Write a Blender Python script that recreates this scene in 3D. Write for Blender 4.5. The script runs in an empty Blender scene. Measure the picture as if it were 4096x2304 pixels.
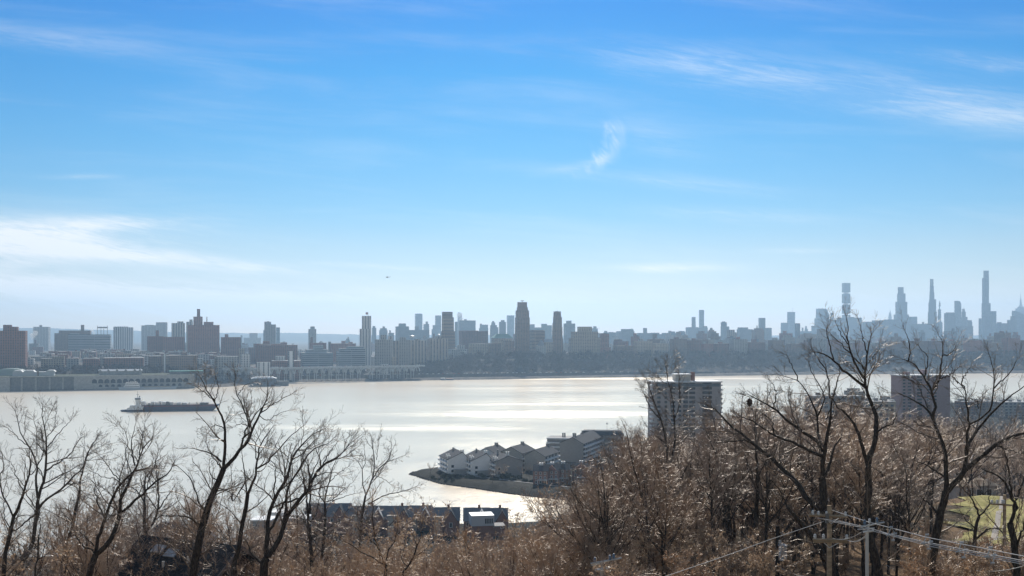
import bpy, bmesh, math, random
import numpy as np
from mathutils import Vector, Matrix
R = math.radians
# ------------------------------------------------------------------ camera, sky, sun, exposure
F, CX, HY, H = 4000.0, 2048.0, 1335.0, 100.0      # focal length in photo pixels, optical axis column, horizon row, eye height
S = bpy.context.scene
COL = S.collection
cam = bpy.data.objects.new('camera', bpy.data.cameras.new('camera'))
COL.objects.link(cam)
cam.location = (0, 0, H); cam.rotation_euler = (R(90), 0, 0)
cam.data.sensor_width = 36; cam.data.lens = 36 * F / 4096
cam.data.shift_y = -(1152 - HY) / 4096
cam.data.clip_start = 0.5; cam.data.clip_end = 200000
S.camera = cam
S.view_settings.view_transform = 'Standard'; S.view_settings.look = 'None'
S.view_settings.exposure = 0.06; S.view_settings.gamma = 1
S.cycles.use_denoising = True; S.cycles.denoiser = 'OPENIMAGEDENOISE'; S.cycles.denoising_prefilter = 'ACCURATE'
S.cycles.use_adaptive_sampling = False
S.cycles.max_bounces = 6; S.cycles.diffuse_bounces = 2; S.cycles.glossy_bounces = 2
S.cycles.transmission_bounces = 3; S.cycles.volume_bounces = 0; S.cycles.transparent_max_bounces = 8
S.cycles.sample_clamp_indirect = 4; S.cycles.sample_clamp_direct = 12
SUN_EL, SUN_AZ = 33.0, 1.5                          # azimuth in degrees to the right of straight ahead
SUNDIR = Vector((math.sin(R(SUN_AZ)) * math.cos(R(SUN_EL)), math.cos(R(SUN_AZ)) * math.cos(R(SUN_EL)), math.sin(R(SUN_EL))))
sl = bpy.data.lights.new('sun', 'SUN'); sl.energy = 5.0; sl.angle = R(0.5); sl.color = (1, .94, .85)
so = bpy.data.objects.new('sun', sl); COL.objects.link(so)
so.rotation_euler = (-SUNDIR).to_track_quat('-Z', 'Y').to_euler()

class NT:
    """small wrapper for building node trees"""
    def __init__(s, tree): s.t = tree
    def n(s, typ, **kw):
        nd = s.t.nodes.new(typ)
        for k, v in kw.items():
            if k == 'i':
                for kk, vv in v.items():
                    if hasattr(vv, 'links') or isinstance(vv, bpy.types.NodeSocket): s.t.links.new(vv, nd.inputs[kk])
                    else: nd.inputs[kk].default_value = vv
            else: setattr(nd, k, v)
        return nd
    def m(s, op, a, b=0.0, c=None, clamp=False):
        nd = s.t.nodes.new('ShaderNodeMath'); nd.operation = op; nd.use_clamp = clamp
        for k, v in enumerate((a, b) if c is None else (a, b, c)):
            if isinstance(v, bpy.types.NodeSocket): s.t.links.new(v, nd.inputs[k])
            else: nd.inputs[k].default_value = v
        return nd.outputs[0]
    def smooth(s, x, a, b):
        nd = s.n('ShaderNodeMapRange', interpolation_type='SMOOTHSTEP', i={'Value': x, 'From Min': a, 'From Max': b})
        return nd.outputs[0]
    def mix(s, f, a, b, blend='MIX'):
        nd = s.t.nodes.new('ShaderNodeMix'); nd.data_type = 'RGBA'; nd.blend_type = blend
        for k, v in (('Factor', f), ('A', a), ('B', b)):
            sock = [q for q in nd.inputs if q.name == k and q.enabled][0]
            if isinstance(v, bpy.types.NodeSocket): s.t.links.new(v, sock)
            else: sock.default_value = v if k == 'Factor' else (*v, 1)[:4]
        return [q for q in nd.outputs if q.enabled][0]
    def link(s, a, b): s.t.links.new(a, b)

W = bpy.data.worlds.new('World'); S.world = W; W.use_nodes = True
W.node_tree.nodes.clear(); w = NT(W.node_tree)
sky = w.n('ShaderNodeTexSky', sky_type='NISHITA'); sky.sun_disc = False
sky.sun_elevation = R(SUN_EL); sky.sun_rotation = R(SUN_AZ)
sky.altitude = 100; sky.air_density = 1.0; sky.dust_density = 0.15; sky.ozone_density = 2.5
tc = w.n('ShaderNodeTexCoord'); D3 = tc.outputs['Generated']
sx = w.n('ShaderNodeSeparateXYZ', i={0: D3}); dx, dy, dz = sx.outputs
inv = w.m('DIVIDE', 1.0, w.m('MAXIMUM', dy, 0.05))
az = w.m('MULTIPLY', dx, inv)                        # tangent of the bearing
el = w.m('MULTIPLY', dz, inv)                        # tangent of the height above the horizon
EL = w.m('DIVIDE', dz, w.m('SQRT', w.m('ADD', w.m('MULTIPLY', dx, dx), w.m('MULTIPLY', dy, dy))))
# clear air: deeper blue with height
grade = w.n('ShaderNodeValToRGB'); cr = grade.color_ramp
cr.interpolation = 'LINEAR'
SKYRAMP = [(0.0, (.93, .87, 1.0)), (.05, (.93, .87, 1.0)), (.115, (.80, .80, .90)), (.21, (.64, .76, .87)), (.30, (.41, .72, .90)), (.46, (.225, .69, .95)), (.65, (.075, .62, 1.0)), (.86, (.016, .50, 1.04)), (1.0, (.85, .95, 1.1))]
while len(cr.elements) < len(SKYRAMP): cr.elements.new(.5)
for e, (p, c) in zip(cr.elements, SKYRAMP): e.position = p; e.color = (*c, 1)
w.link(w.m('MULTIPLY', EL, 1 / .40, clamp=True), grade.inputs[0])
front = w.smooth(dy, -.05, .45)
gradc = w.mix(front, (1.35, 1.12, .92), grade.outputs[0])
skyc = w.mix(1.0, sky.outputs[0], gradc, 'MULTIPLY')
# cirrus: streaked noise in bearing and height, gathered into the banks the sky carries
def streak(sx_, sy_, skew, detail=6.0, off=(0, 0, 0), dist=0.0):
    v = w.n('ShaderNodeCombineXYZ', i={0: w.m('ADD', w.m('MULTIPLY', az, sx_), off[0]), 1: w.m('ADD', w.m('MULTIPLY', w.m('ADD', el, w.m('MULTIPLY', az, skew)), sy_), off[1]), 2: off[2]})
    return w.n('ShaderNodeTexNoise', i={'Vector': v.outputs[0], 'Scale': 1.0, 'Detail': detail, 'Roughness': .58, 'Distortion': dist}).outputs[0]
nA = streak(3.2, 26, .07, off=(3.1, 1.7, 0), dist=.4)
nB = streak(11, 90, .14, off=(7.3, 5.1, 2), dist=1.1, detail=9.0)
nD = streak(30, 230, .20, off=(2.3, 9.1, 7), dist=1.6, detail=9.0)
nC = streak(1.3, 9, .02, off=(1.3, 8.1, 5), dist=.2, detail=3)
def bank(px, py, rx, ry, skew=0.0, hard=1.0):
    """soft elliptical weight centred where the bank hangs in the sky (bearing and height)"""
    a0, e0 = (px - CX) / F, (HY - py) / F
    a = w.m('SUBTRACT', az, a0); e = w.m('SUBTRACT', el, e0)
    e = w.m('ADD', e, w.m('MULTIPLY', a, skew))
    q = w.m('ADD', w.m('POWER', w.m('ABSOLUTE', w.m('DIVIDE', a, rx / F)), 2.0), w.m('POWER', w.m('ABSOLUTE', w.m('DIVIDE', e, ry / F)), 2.0))
    return w.m('MULTIPLY', w.m('POWER', 2.718, w.m('MULTIPLY', q, -1.0)), hard)
def total(l):
    o = l[0]
    for q in l[1:]: o = w.m('ADD', o, q)
    return o
banks = total([bank(120, 925, 760, 56, .04, .56), bank(450, 890, 330, 34, -.03, .45), bank(620, 1030, 520, 26, .10, 1.0), bank(60, 1010, 430, 80, .02, .7), bank(330, 1165, 620, 46, .05, 1.0),
               bank(900, 1215, 1700, 74, .02, 1.0), bank(2900, 1235, 1500, 66, -.01, .6), bank(130, 150, 480, 44, .12, .17), bank(2770, 255, 330, 70, .1, .28),
               bank(3560, 370, 760, 80, .12, .30), bank(3900, 460, 520, 44, .09, .24), bank(3950, 250, 330, 34, .12, .24), bank(2620, 560, 150, 70, 0.3, .14), bank(2330, 660, 130, 18, -.2, .2),
               bank(2680, 1072, 210, 17, .0, .95), bank(1480, 1066, 240, 12, .06, .5), bank(2750, 735, 420, 26, .09, .22), bank(3000, 865, 420, 26, .06, .26), bank(330, 706, 110, 9, 0, .3), bank(3200, 1003, 180, 12, .0, .26)])
nW = streak(34, 40, .9, off=(4.3, 2.1, 9), dist=.8, detail=8.0)
# the hooked wisp
def wisp():
    a = w.m('SUBTRACT', az, (2440 - CX) / F); e = w.m('SUBTRACT', el, (HY - 590) / F)
    t = w.m('MULTIPLY', e, F / 95.0)                     # -1 foot .. 1 head
    c = w.m('ADD', w.m('MULTIPLY', t, 52 / F), w.m('MULTIPLY', w.m('MULTIPLY', t, t), -30 / F))
    d = w.m('DIVIDE', w.m('ADD', w.m('SUBTRACT', a, c), w.m('MULTIPLY', w.m('SUBTRACT', nW, .5), 170 / F)), 36 / F)
    g = w.m('POWER', 2.718, w.m('MULTIPLY', w.m('MULTIPLY', d, d), -1.0))
    tt = w.m('POWER', w.m('ABSOLUTE', t), 4.0)
    return w.m('MULTIPLY', g, w.m('POWER', 2.718, w.m('MULTIPLY', tt, -1.0)))
nn = w.m('ADD', w.m('ADD', w.m('MULTIPLY', nA, .38), w.m('MULTIPLY', nB, .30)), w.m('ADD', w.m('MULTIPLY', nC, .14), w.m('MULTIPLY', nD, .18)))
tex = w.smooth(nn, .40, .60)
cover = w.m('MULTIPLY', banks, w.m('ADD', .22, w.m('MULTIPLY', tex, .88)))
cover = w.m('ADD', cover, w.m('MULTIPLY', w.m('MULTIPLY', wisp(), .46), w.m('ADD', .25, w.m('MULTIPLY', w.smooth(nW, .35, .62), .85))))
veil = w.m('MULTIPLY', w.smooth(w.m('ADD', w.m('MULTIPLY', nA, .6), w.m('MULTIPLY', nC, .4)), .44, .72), .18)
cover = w.m('MINIMUM', w.m('ADD', cover, veil), .93)
cover = w.m('MULTIPLY', cover, w.smooth(dy, .1, .5))
CLOUD = (11.2, 11.2, 11.2)
skyc = w.mix(cover, skyc, CLOUD)
bg = w.n('ShaderNodeBackground', i={'Color': skyc, 'Strength': 0.09})
wo = w.n('ShaderNodeOutputWorld', i={'Surface': bg.outputs[0]})
# ------------------------------------------------------------------ helpers
def mat(name, build=None, col=(.5, .5, .5), rough=.8, **kw):
    m = bpy.data.materials.new(name); m.use_nodes = True
    t = NT(m.node_tree); b = m.node_tree.nodes['Principled BSDF']
    b.inputs['Base Color'].default_value = (*col, 1); b.inputs['Roughness'].default_value = rough
    if rough >= .75: b.inputs['Specular IOR Level'].default_value = .1
    for k, v in kw.items(): b.inputs[k.replace('_', ' ')].default_value = v
    if build: build(t, b)
    return m
def tag(o, label=None, cat=None, group=None, kind=None):
    if label: o['label'] = label
    if cat: o['category'] = cat
    if group: o['group'] = group
    if kind: o['kind'] = kind
    return o
def mesh(name, V, Fc, m, parent=None, smooth=False, loc=None):
    me = bpy.data.meshes.new(name); 
    V = np.asarray(V, dtype=np.float32)
    if isinstance(Fc, np.ndarray):
        n, k = Fc.shape
        me.vertices.add(len(V)); me.vertices.foreach_set('co', V.ravel())
        me.loops.add(n * k); me.loops.foreach_set('vertex_index', Fc.astype(np.int32).ravel())
        me.polygons.add(n); me.polygons.foreach_set('loop_start', np.arange(n, dtype=np.int32) * k)
        me.update(calc_edges=True)
    else:
        me.from_pydata(V.tolist(), [], Fc)
    if smooth: me.polygons.foreach_set('use_smooth', np.ones(len(me.polygons), dtype=bool))
    me.materials.append(m)
    o = bpy.data.objects.new(name, me); COL.objects.link(o)
    if parent: o.parent = parent
    if loc is not None: o.location = loc
    return o
def empty(name, loc, rz=0.0):
    o = bpy.data.objects.new(name, None); o.empty_display_size = 1; COL.objects.link(o)
    o.location = loc; o.rotation_euler = (0, 0, rz); return o
def copy_tree(o, parent=None):
    c = o.copy(); COL.objects.link(c)
    if parent: c.parent = parent
    for ch in list(o.children): copy_tree(ch, c)
    return c
class MB:
    """collects simple solids into one mesh"""
    def __init__(s): s.v = []; s.f = []
    def box(s, x0, x1, y0, y1, z0, z1, tx=0, ty=0):
        k = len(s.v)
        s.v += [(x0, y0, z0), (x1, y0, z0), (x1, y1, z0), (x0, y1, z0), (x0 + tx, y0 + ty, z1), (x1 - tx, y0 + ty, z1), (x1 - tx, y1 - ty, z1), (x0 + tx, y1 - ty, z1)]
        s.f += [(k + 3, k + 2, k + 1, k), (k + 4, k + 5, k + 6, k + 7)] + [(k + i, k + (i + 1) % 4, k + 4 + (i + 1) % 4, k + 4 + i) for i in range(4)]
        return s
    def prism(s, pts, lo, hi, axis='y'):
        """extrude a 2-D outline between lo and hi along an axis"""
        n = len(pts); k = len(s.v)
        for t in (lo, hi):
            for a, b in pts:
                s.v.append((a, t, b) if axis == 'y' else (t, a, b) if axis == 'x' else (a, b, t))
        s.f += [tuple(range(k, k + n)), tuple(range(k + 2 * n - 1, k + n - 1, -1))]
        s.f += [(k + i, k + n + i, k + n + (i + 1) % n, k + (i + 1) % n) for i in range(n)]
        return s
    def tube(s, pts, rad, n=8, cap=True):
        pts = [Vector(p) for p in pts]
        if not hasattr(rad, '__len__'): rad = [rad] * len(pts)
        k = len(s.v)
        for i, p in enumerate(pts):
            d = (pts[min(i + 1, len(pts) - 1)] - pts[max(i - 1, 0)]).normalized()
            a = d.orthogonal().normalized() if abs(d.z) < .9 else Vector((1, 0, 0)).cross(d).normalized()
            if abs(d.z) < .9: a = d.cross(Vector((0, 0, 1))).normalized()
            b = d.cross(a)
            for j in range(n):
                t = 2 * math.pi * j / n
                s.v.append(tuple(p + (a * math.cos(t) + b * math.sin(t)) * rad[i]))
        for i in range(len(pts) - 1):
            for j in range(n):
                q = k + i * n
                s.f.append((q + j, q + (j + 1) % n, q + n + (j + 1) % n, q + n + j))
        if cap:
            s.f.append(tuple(range(k + n - 1, k - 1, -1))); q = k + (len(pts) - 1) * n
            s.f.append(tuple(range(q, q + n)))
        return s
    def lathe(s, prof, cx=0, cy=0, n=16):
        return s.tube([(cx, cy, z) for r, z in prof], [max(r, 1e-3) for r, z in prof], n)
    def poly(s, pts):
        k = len(s.v); s.v += list(pts); s.f.append(tuple(range(k, k + len(pts)))); return s
    def build(s, name, m, parent=None, smooth=False, loc=None):
        return mesh(name, s.v, s.f, m, parent, smooth, loc)
def P(px, py, Y): return Vector(((px - CX) / F * Y, Y, H - (py - HY) / F * Y))
def noise_rng(seed): return np.random.default_rng(seed)
def vnoise(x, y, seed=0):
    """cheap smooth value noise on arrays"""
    xi = np.floor(x).astype(int); yi = np.floor(y).astype(int); fx = x - xi; fy = y - yi
    fx = fx * fx * (3 - 2 * fx); fy = fy * fy * (3 - 2 * fy)
    def h(a, b): 
        q = np.sin(a * 127.1 + b * 311.7 + seed * 74.7) * 43758.5453
        return q - np.floor(q)
    return (h(xi, yi) * (1 - fx) + h(xi + 1, yi) * fx) * (1 - fy) + (h(xi, yi + 1) * (1 - fx) + h(xi + 1, yi + 1) * fx) * fy

# ------------------------------------------------------------------ land and water
NJ = np.array([(-1500, 440), (-260, 440), (-140, 450), (-118, 512), (-60, 518), (0, 522), (30, 528), (48, 542), (54, 560), (52, 583), (45, 592), (23, 606), (0, 622), (-24, 645), (-48, 666), (-62, 690), (-73.5, 712),
               (-72, 722), (-60, 735), (-40, 762), (0, 795), (60, 830), (120, 885), (200, 965), (300, 1100), (394, 1311), (520, 1380), (640, 1410), (1500, 1480), (1500, -300), (-1500, -300)], float)
def sdist(poly, x, y):
    """signed distance to a closed outline, positive inside"""
    d = np.full(x.shape, 1e9); ins = np.zeros(x.shape, bool); n = len(poly)
    for i in range(n):
        ax, ay = poly[i]; bx, by = poly[(i + 1) % n]
        ex, ey = bx - ax, by - ay
        t = np.clip(((x - ax) * ex + (y - ay) * ey) / (ex * ex + ey * ey), 0, 1)
        d = np.minimum(d, np.hypot(x - ax - t * ex, y - ay - t * ey))
        c = (ay > y) != (by > y)
        with np.errstate(divide='ignore', invalid='ignore'):
            ins ^= c & (x < ax + (y - ay) * ex / np.where(ey == 0, 1e-9, ey))
    return np.where(ins, d, -d)
LY = [-300, 0, 30, 60, 100, 160, 220, 300, 400, 450, 3000]; LZ = [97, 91, 86, 79, 67, 47, 29, 13, 5, 3.4, 3.4]
RY = [-300, 0, 30, 60, 100, 150, 210, 260, 350, 450, 560, 3000]; RZ = [97, 91, 87, 82, 76, 69.5, 65, 52, 31, 13, 4.5, 4.5]
def nj_z(x, y):
    x = np.asarray(x, float); y = np.asarray(y, float)
    a = np.clip((x / np.maximum(y, 40) + .07) / .30, 0, 1); a = a * a * (3 - 2 * a)
    z = np.interp(y, LY, LZ) * (1 - a) + np.interp(y, RY, RZ) * a
    z = z + (vnoise(x / 14, y / 14, 3) - .5) * np.clip(z / 30, .1, 1) * 2.2
    d = sdist(NJ, x, y)
    sh = np.interp(d, [-40, -4, 0, 7, 12, 400], [-9, -2.5, -.2, 2.6, 3.2, 200])
    return np.minimum(z, sh)
def nz(x, y): return float(nj_z(np.array([x]), np.array([y]))[0])
def grid(name, xs, ys, zf, m, kind='structure'):
    X, Y = np.meshgrid(xs, ys); Z = zf(X, Y)
    V = np.stack([X, Y, Z], -1).reshape(-1, 3); nx, ny = len(xs), len(ys)
    i = np.arange(nx * ny).reshape(ny, nx)
    Fc = np.stack([i[:-1, :-1], i[:-1, 1:], i[1:, 1:], i[1:, :-1]], -1).reshape(-1, 4)
    o = mesh(name, V, Fc, m, smooth=True); tag(o, kind=kind); return o

def m_forest(t, b):
    tc = t.n('ShaderNodeTexCoord'); p = tc.outputs['Object']
    n1 = t.n('ShaderNodeTexNoise', i={'Vector': p, 'Scale': .9, 'Detail': 8.0, 'Roughness': .7}).outputs[0]
    n2 = t.n('ShaderNodeTexNoise', i={'Vector': p, 'Scale': .05, 'Detail': 4.0}).outputs[0]
    n3 = t.n('ShaderNodeTexNoise', i={'Vector': p, 'Scale': 6.0, 'Detail': 4.0}).outputs[0]
    c = t.mix(t.smooth(n1, .35, .65), (.19, .12, .07), (.32, .22, .13))
    c = t.mix(t.smooth(n2, .45, .62), c, (.10, .085, .055))
    c = t.mix(t.smooth(n3, .55, .75), c, (.28, .17, .09))
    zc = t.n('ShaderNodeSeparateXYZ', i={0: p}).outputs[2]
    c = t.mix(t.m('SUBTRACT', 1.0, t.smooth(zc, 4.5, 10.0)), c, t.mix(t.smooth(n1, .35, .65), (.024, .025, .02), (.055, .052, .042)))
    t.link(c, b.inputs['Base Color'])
    t.link(t.n('ShaderNodeBump', i={'Strength': .9, 'Distance': .4, 'Height': n3}).outputs[0], b.inputs['Normal'])
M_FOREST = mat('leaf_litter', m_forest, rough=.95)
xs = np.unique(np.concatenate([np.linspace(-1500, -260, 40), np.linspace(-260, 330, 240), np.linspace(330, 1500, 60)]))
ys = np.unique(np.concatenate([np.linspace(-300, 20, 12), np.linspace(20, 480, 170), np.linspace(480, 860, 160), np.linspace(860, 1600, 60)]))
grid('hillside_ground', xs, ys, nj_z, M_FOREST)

# river ------------------------------------------------------------
def m_water(t, b):
    geo = t.n('ShaderNodeNewGeometry'); p = geo.outputs['Position']
    mp = t.n('ShaderNodeMapping', i={'Vector': p, 'Scale': (.0011, .0052, 1)})
    big = t.n('ShaderNodeTexNoise', i={'Vector': mp.outputs[0], 'Scale': 1.0, 'Detail': 5.0, 'Roughness': .55, 'Distortion': .5}).outputs[0]
    mp2 = t.n('ShaderNodeMapping', i={'Vector': p, 'Scale': (.006, .03, 1)})
    med = t.n('ShaderNodeTexNoise', i={'Vector': mp2.outputs[0], 'Scale': 1.0, 'Detail': 4.0}).outputs[0]
    mp3 = t.n('ShaderNodeMapping', i={'Vector': p, 'Scale': (.05, .16, 1)})
    rip = t.n('ShaderNodeTexNoise', i={'Vector': mp3.outputs[0], 'Scale': 1.0, 'Detail': 7.0, 'Roughness': .68}).outputs[0]
    # cat's-paws: patches of wind on the water, each at its own place on the river
    sp = t.n('ShaderNodeSeparateXYZ', i={0: p}).outputs
    def paw(cx, cy, rx, ry, k):
        q = t.m('ADD', t.m('POWER', t.m('DIVIDE', t.m('SUBTRACT', sp[0], cx), rx), 2.0), t.m('POWER', t.m('DIVIDE', t.m('SUBTRACT', sp[1], cy), ry), 2.0))
        return t.m('MULTIPLY', t.m('POWER', 2.718, t.m('MULTIPLY', q, -1.0)), k)
    pw = 0.0
    for a in PAWS: pw = t.m('ADD', paw(*a), pw)
    pw = t.m('MULTIPLY', pw, t.m('ADD', .35, t.m('MULTIPLY', t.smooth(med, .32, .62), .8)))
    r = t.m('ADD', t.m('ADD', t.m('MULTIPLY', t.smooth(big, .35, .68), WAT[0]), t.m('MULTIPLY', t.smooth(med, .3, .7), WAT[0] * .5)), t.m('MULTIPLY', pw, WAT[5]))
    r = t.m('ADD', r, t.m('MULTIPLY', t.m('SUBTRACT', rip, .45), .16))
    bump = t.n('ShaderNodeBump', i={'Strength': .5, 'Distance': 1.4, 'Height': rip}).outputs[0]
    # a wind-ruffled surface: short steep ripples over longer smooth ones
    g1 = t.n('ShaderNodeBsdfGlossy', i={'Color': (*WAT[2], 1), 'Roughness': t.m('ADD', r, WAT[1]), 'Normal': bump})
    g2 = t.n('ShaderNodeBsdfGlossy', i={'Color': (*WAT[4], 1), 'Roughness': t.m('ADD', t.m('MULTIPLY', r, .6), WAT[3]), 'Normal': bump})
    ad = t.n('ShaderNodeAddShader', i={0: g1.outputs[0], 1: g2.outputs[0]})
    df = t.n('ShaderNodeBsdfDiffuse', i={'Color': (.055, .055, .042, 1)})
    fc = t.n('ShaderNodeLayerWeight', i={'Blend': .5}).outputs['Facing']
    mx = t.n('ShaderNodeMixShader', i={0: t.m('ADD', .08, t.m('MULTIPLY', t.smooth(fc, .3, .9), .84)), 1: df.outputs[0], 2: ad.outputs[0]})
    out = [q for q in t.t.nodes if q.type == 'OUTPUT_MATERIAL'][0]
    t.link(mx.outputs[0], out.inputs['Surface'])
WAT = (.04, .062, (.79, .69, .545), 1.0, (.65, .575, .475), .115)
PAWS = [(-556, 1279, 70, 4.5, .9), (-620, 1276, 70, 7, .5), (60, 1235, 190, 60, .95), (-190, 1068, 190, 44, .85), (300, 2240, 600, 60, .9), (-320, 1010, 130, 40, .45), (600, 1900, 400, 160, .5), (120, 1420, 160, 30, .5)]
M_WATER = mat('river_water', m_water)
o = mesh('river', [(-12900, -2000, 0), (12900, -2000, 0), (12900, 6000, 0), (-12900, 6000, 0)], [(0, 1, 2, 3)], M_WATER); tag(o, kind='structure')

# far shore --------------------------------------------------------
SH = [P(-900, 1585, 1620), P(0, 1566, 1732), P(330, 1561, 1770), P(900, 1548, 1880), P(1120, 1531, 2050), P(1500, 1524, 2110), P(2048, 1517, 2197), P(2600, 1508, 2312), P(3300, 1498, 2454), P(4096, 1493, 2532), P(6000, 1480, 2760)]
SHP = [(p.x, p.y) for p in SH]
SHX = np.array([p[0] for p in SHP]); SHY = np.array([p[1] for p in SHP])
def shore_d(x, y):
    """distance inland of the far shore"""
    return (np.asarray(y, float) - np.interp(x, SHX, SHY)) * .945
def mh_z(x, y):
    x = np.asarray(x, float); y = np.asarray(y, float); d = shore_d(x, y)
    px = CX + x / np.maximum(y, 500) * F
    low = np.interp(d, [-60, -6, 0, 8, 70, 150, 260, 700, 6000], [-9, -2, -1, 3.5, 5, 9, 14, 30, 30])
    hi = np.interp(d, [-60, -6, 0, 8, 60, 110, 215, 400, 6000], [-9, -2, -1, 3.5, 5, 14, 37, 42, 30])
    left = np.interp(d, [-60, -6, 0, 8, 90, 170, 230, 500, 6000], [-9, -2, -1, 3, 6, 28, 34, 36, 30])
    wl = np.clip((px - 820) / 160, 0, 1); wl = wl * wl * (3 - 2 * wl)
    wr = np.clip((px - 1640) / 260, 0, 1); wr = wr * wr * (3 - 2 * wr)
    return (left * (1 - wl) + low * wl) * (1 - wr) + hi * wr
def mz(x, y): return float(mh_z(np.array([x]), np.array([y]))[0])
def m_city(t, b):
    p = t.n('ShaderNodeTexCoord').outputs['Object']
    n1 = t.n('ShaderNodeTexNoise', i={'Vector': p, 'Scale': .03, 'Detail': 6.0, 'Roughness': .7}).outputs[0]
    t.link(t.mix(t.smooth(n1, .4, .6), (.07, .065, .055), (.16, .14, .12)), b.inputs['Base Color'])
M_CITY = mat('city_ground', m_city, rough=.95)
xs = np.unique(np.concatenate([np.linspace(-12800, -1600, 14), np.linspace(-1600, 2600, 120), np.linspace(2600, 12800, 14)]))
ys = np.unique(np.concatenate([np.linspace(1400, 3200, 220), np.linspace(3200, 12600, 30)]))
grid('far_shore_ground', xs, ys, mh_z, M_CITY)
# far ridges on the skyline
def ridge(px0, px1, Y, rows, m, seed):
    n = 90; V = []; Fc = []
    for i in range(n):
        px = px0 + (px1 - px0) * i / (n - 1); x = (px - CX) / F * Y
        py = np.interp(px, [r[0] for r in rows], [r[1] for r in rows]); h = H - (py - HY) / F * Y
        h += (vnoise(np.array([i * .7]), np.array([.5]), seed)[0] - .5) * .0012 * Y
        for dyy, zz in ((-.12, 0), (-.05, .7), (0, 1), (.06, .8), (.15, 0)): V.append((x * (1 + dyy), Y * (1 + dyy), 10 + (h - 10) * zz))
    for i in range(n - 1):
        for j in range(4): q = i * 5 + j; Fc.append((q, q + 5, q + 6, q + 1))
    o = mesh('far_hills', V, Fc, m, smooth=True); tag(o, kind='structure')
M_HILL = mat('hill_woods', col=(.07, .075, .06), rough=.95)
ridge(-300, 1500, 10000, [(-300, 1312), (0, 1312), (120, 1311), (420, 1319), (600, 1326), (1000, 1334), (1150, 1331), (1420, 1338), (1500, 1342)], M_HILL, 1)
ridge(1100, 4400, 11000, [(1100, 1340), (1800, 1341), (4400, 1343)], M_HILL, 2)
# ------------------------------------------------------------------ bare winter trees
def m_bark(t, b, c0=(.028, .022, .019), c1=(.11, .088, .068), sc=1.0):
    p = t.n('ShaderNodeTexCoord').outputs['Object']
    mp = t.n('ShaderNodeMapping', i={'Vector': p, 'Scale': (6 * sc, 6 * sc, 1.6 * sc)})
    n = t.n('ShaderNodeTexNoise', i={'Vector': mp.outputs[0], 'Scale': 2.0, 'Detail': 5.0, 'Roughness': .7}).outputs[0]
    t.link(t.mix(t.smooth(n, .38, .66), c0, c1), b.inputs['Base Color'])
    t.link(t.n('ShaderNodeBump', i={'Strength': .8, 'Distance': .04, 'Height': n}).outputs[0], b.inputs['Normal'])
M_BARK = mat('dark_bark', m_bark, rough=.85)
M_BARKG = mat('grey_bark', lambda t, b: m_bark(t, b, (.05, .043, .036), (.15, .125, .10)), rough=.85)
def m_twig(t, b, cs=((.32, .235, .18), (.47, .34, .24), (.52, .34, .205))):
    r = t.n('ShaderNodeObjectInfo').outputs['Random']
    cr = t.n('ShaderNodeValToRGB', i={0: r})
    for e, c in zip(cr.color_ramp.elements, cs[::2]): e.color = (*c, 1)
    e = cr.color_ramp.elements.new(.5); e.color = (*cs[1], 1)
    t.link(cr.outputs[0], b.inputs['Base Color'])
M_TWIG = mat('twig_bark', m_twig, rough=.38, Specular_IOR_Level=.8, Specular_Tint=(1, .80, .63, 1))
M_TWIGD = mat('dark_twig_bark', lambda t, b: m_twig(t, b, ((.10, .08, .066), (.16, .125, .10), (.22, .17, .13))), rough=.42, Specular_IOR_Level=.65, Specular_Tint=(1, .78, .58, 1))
def m_leaf(t, b):
    g = t.n('ShaderNodeNewGeometry').outputs['Random Per Island']
    o = t.n('ShaderNodeObjectInfo').outputs['Random']
    cr = t.n('ShaderNodeValToRGB', i={0: t.m('ADD', t.m('MULTIPLY', g, .5), t.m('MULTIPLY', o, .5))})
    cr.color_ramp.elements[0].color = (.32, .17, .09, 1); cr.color_ramp.elements[1].color = (.57, .46, .33, 1)
    t.link(cr.outputs[0], b.inputs['Base Color'])
    tr = t.n('ShaderNodeBsdfTranslucent', i={'Color': cr.outputs[0]})
    mx = t.n('ShaderNodeMixShader', i={0: .5, 1: b.outputs[0], 2: tr.outputs[0]})
    t.link(mx.outputs[0], [q for q in t.t.nodes if q.type == 'OUTPUT_MATERIAL'][0].inputs['Surface'])
M_LEAF = mat('dead_leaf', m_leaf, rough=.4)

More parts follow.
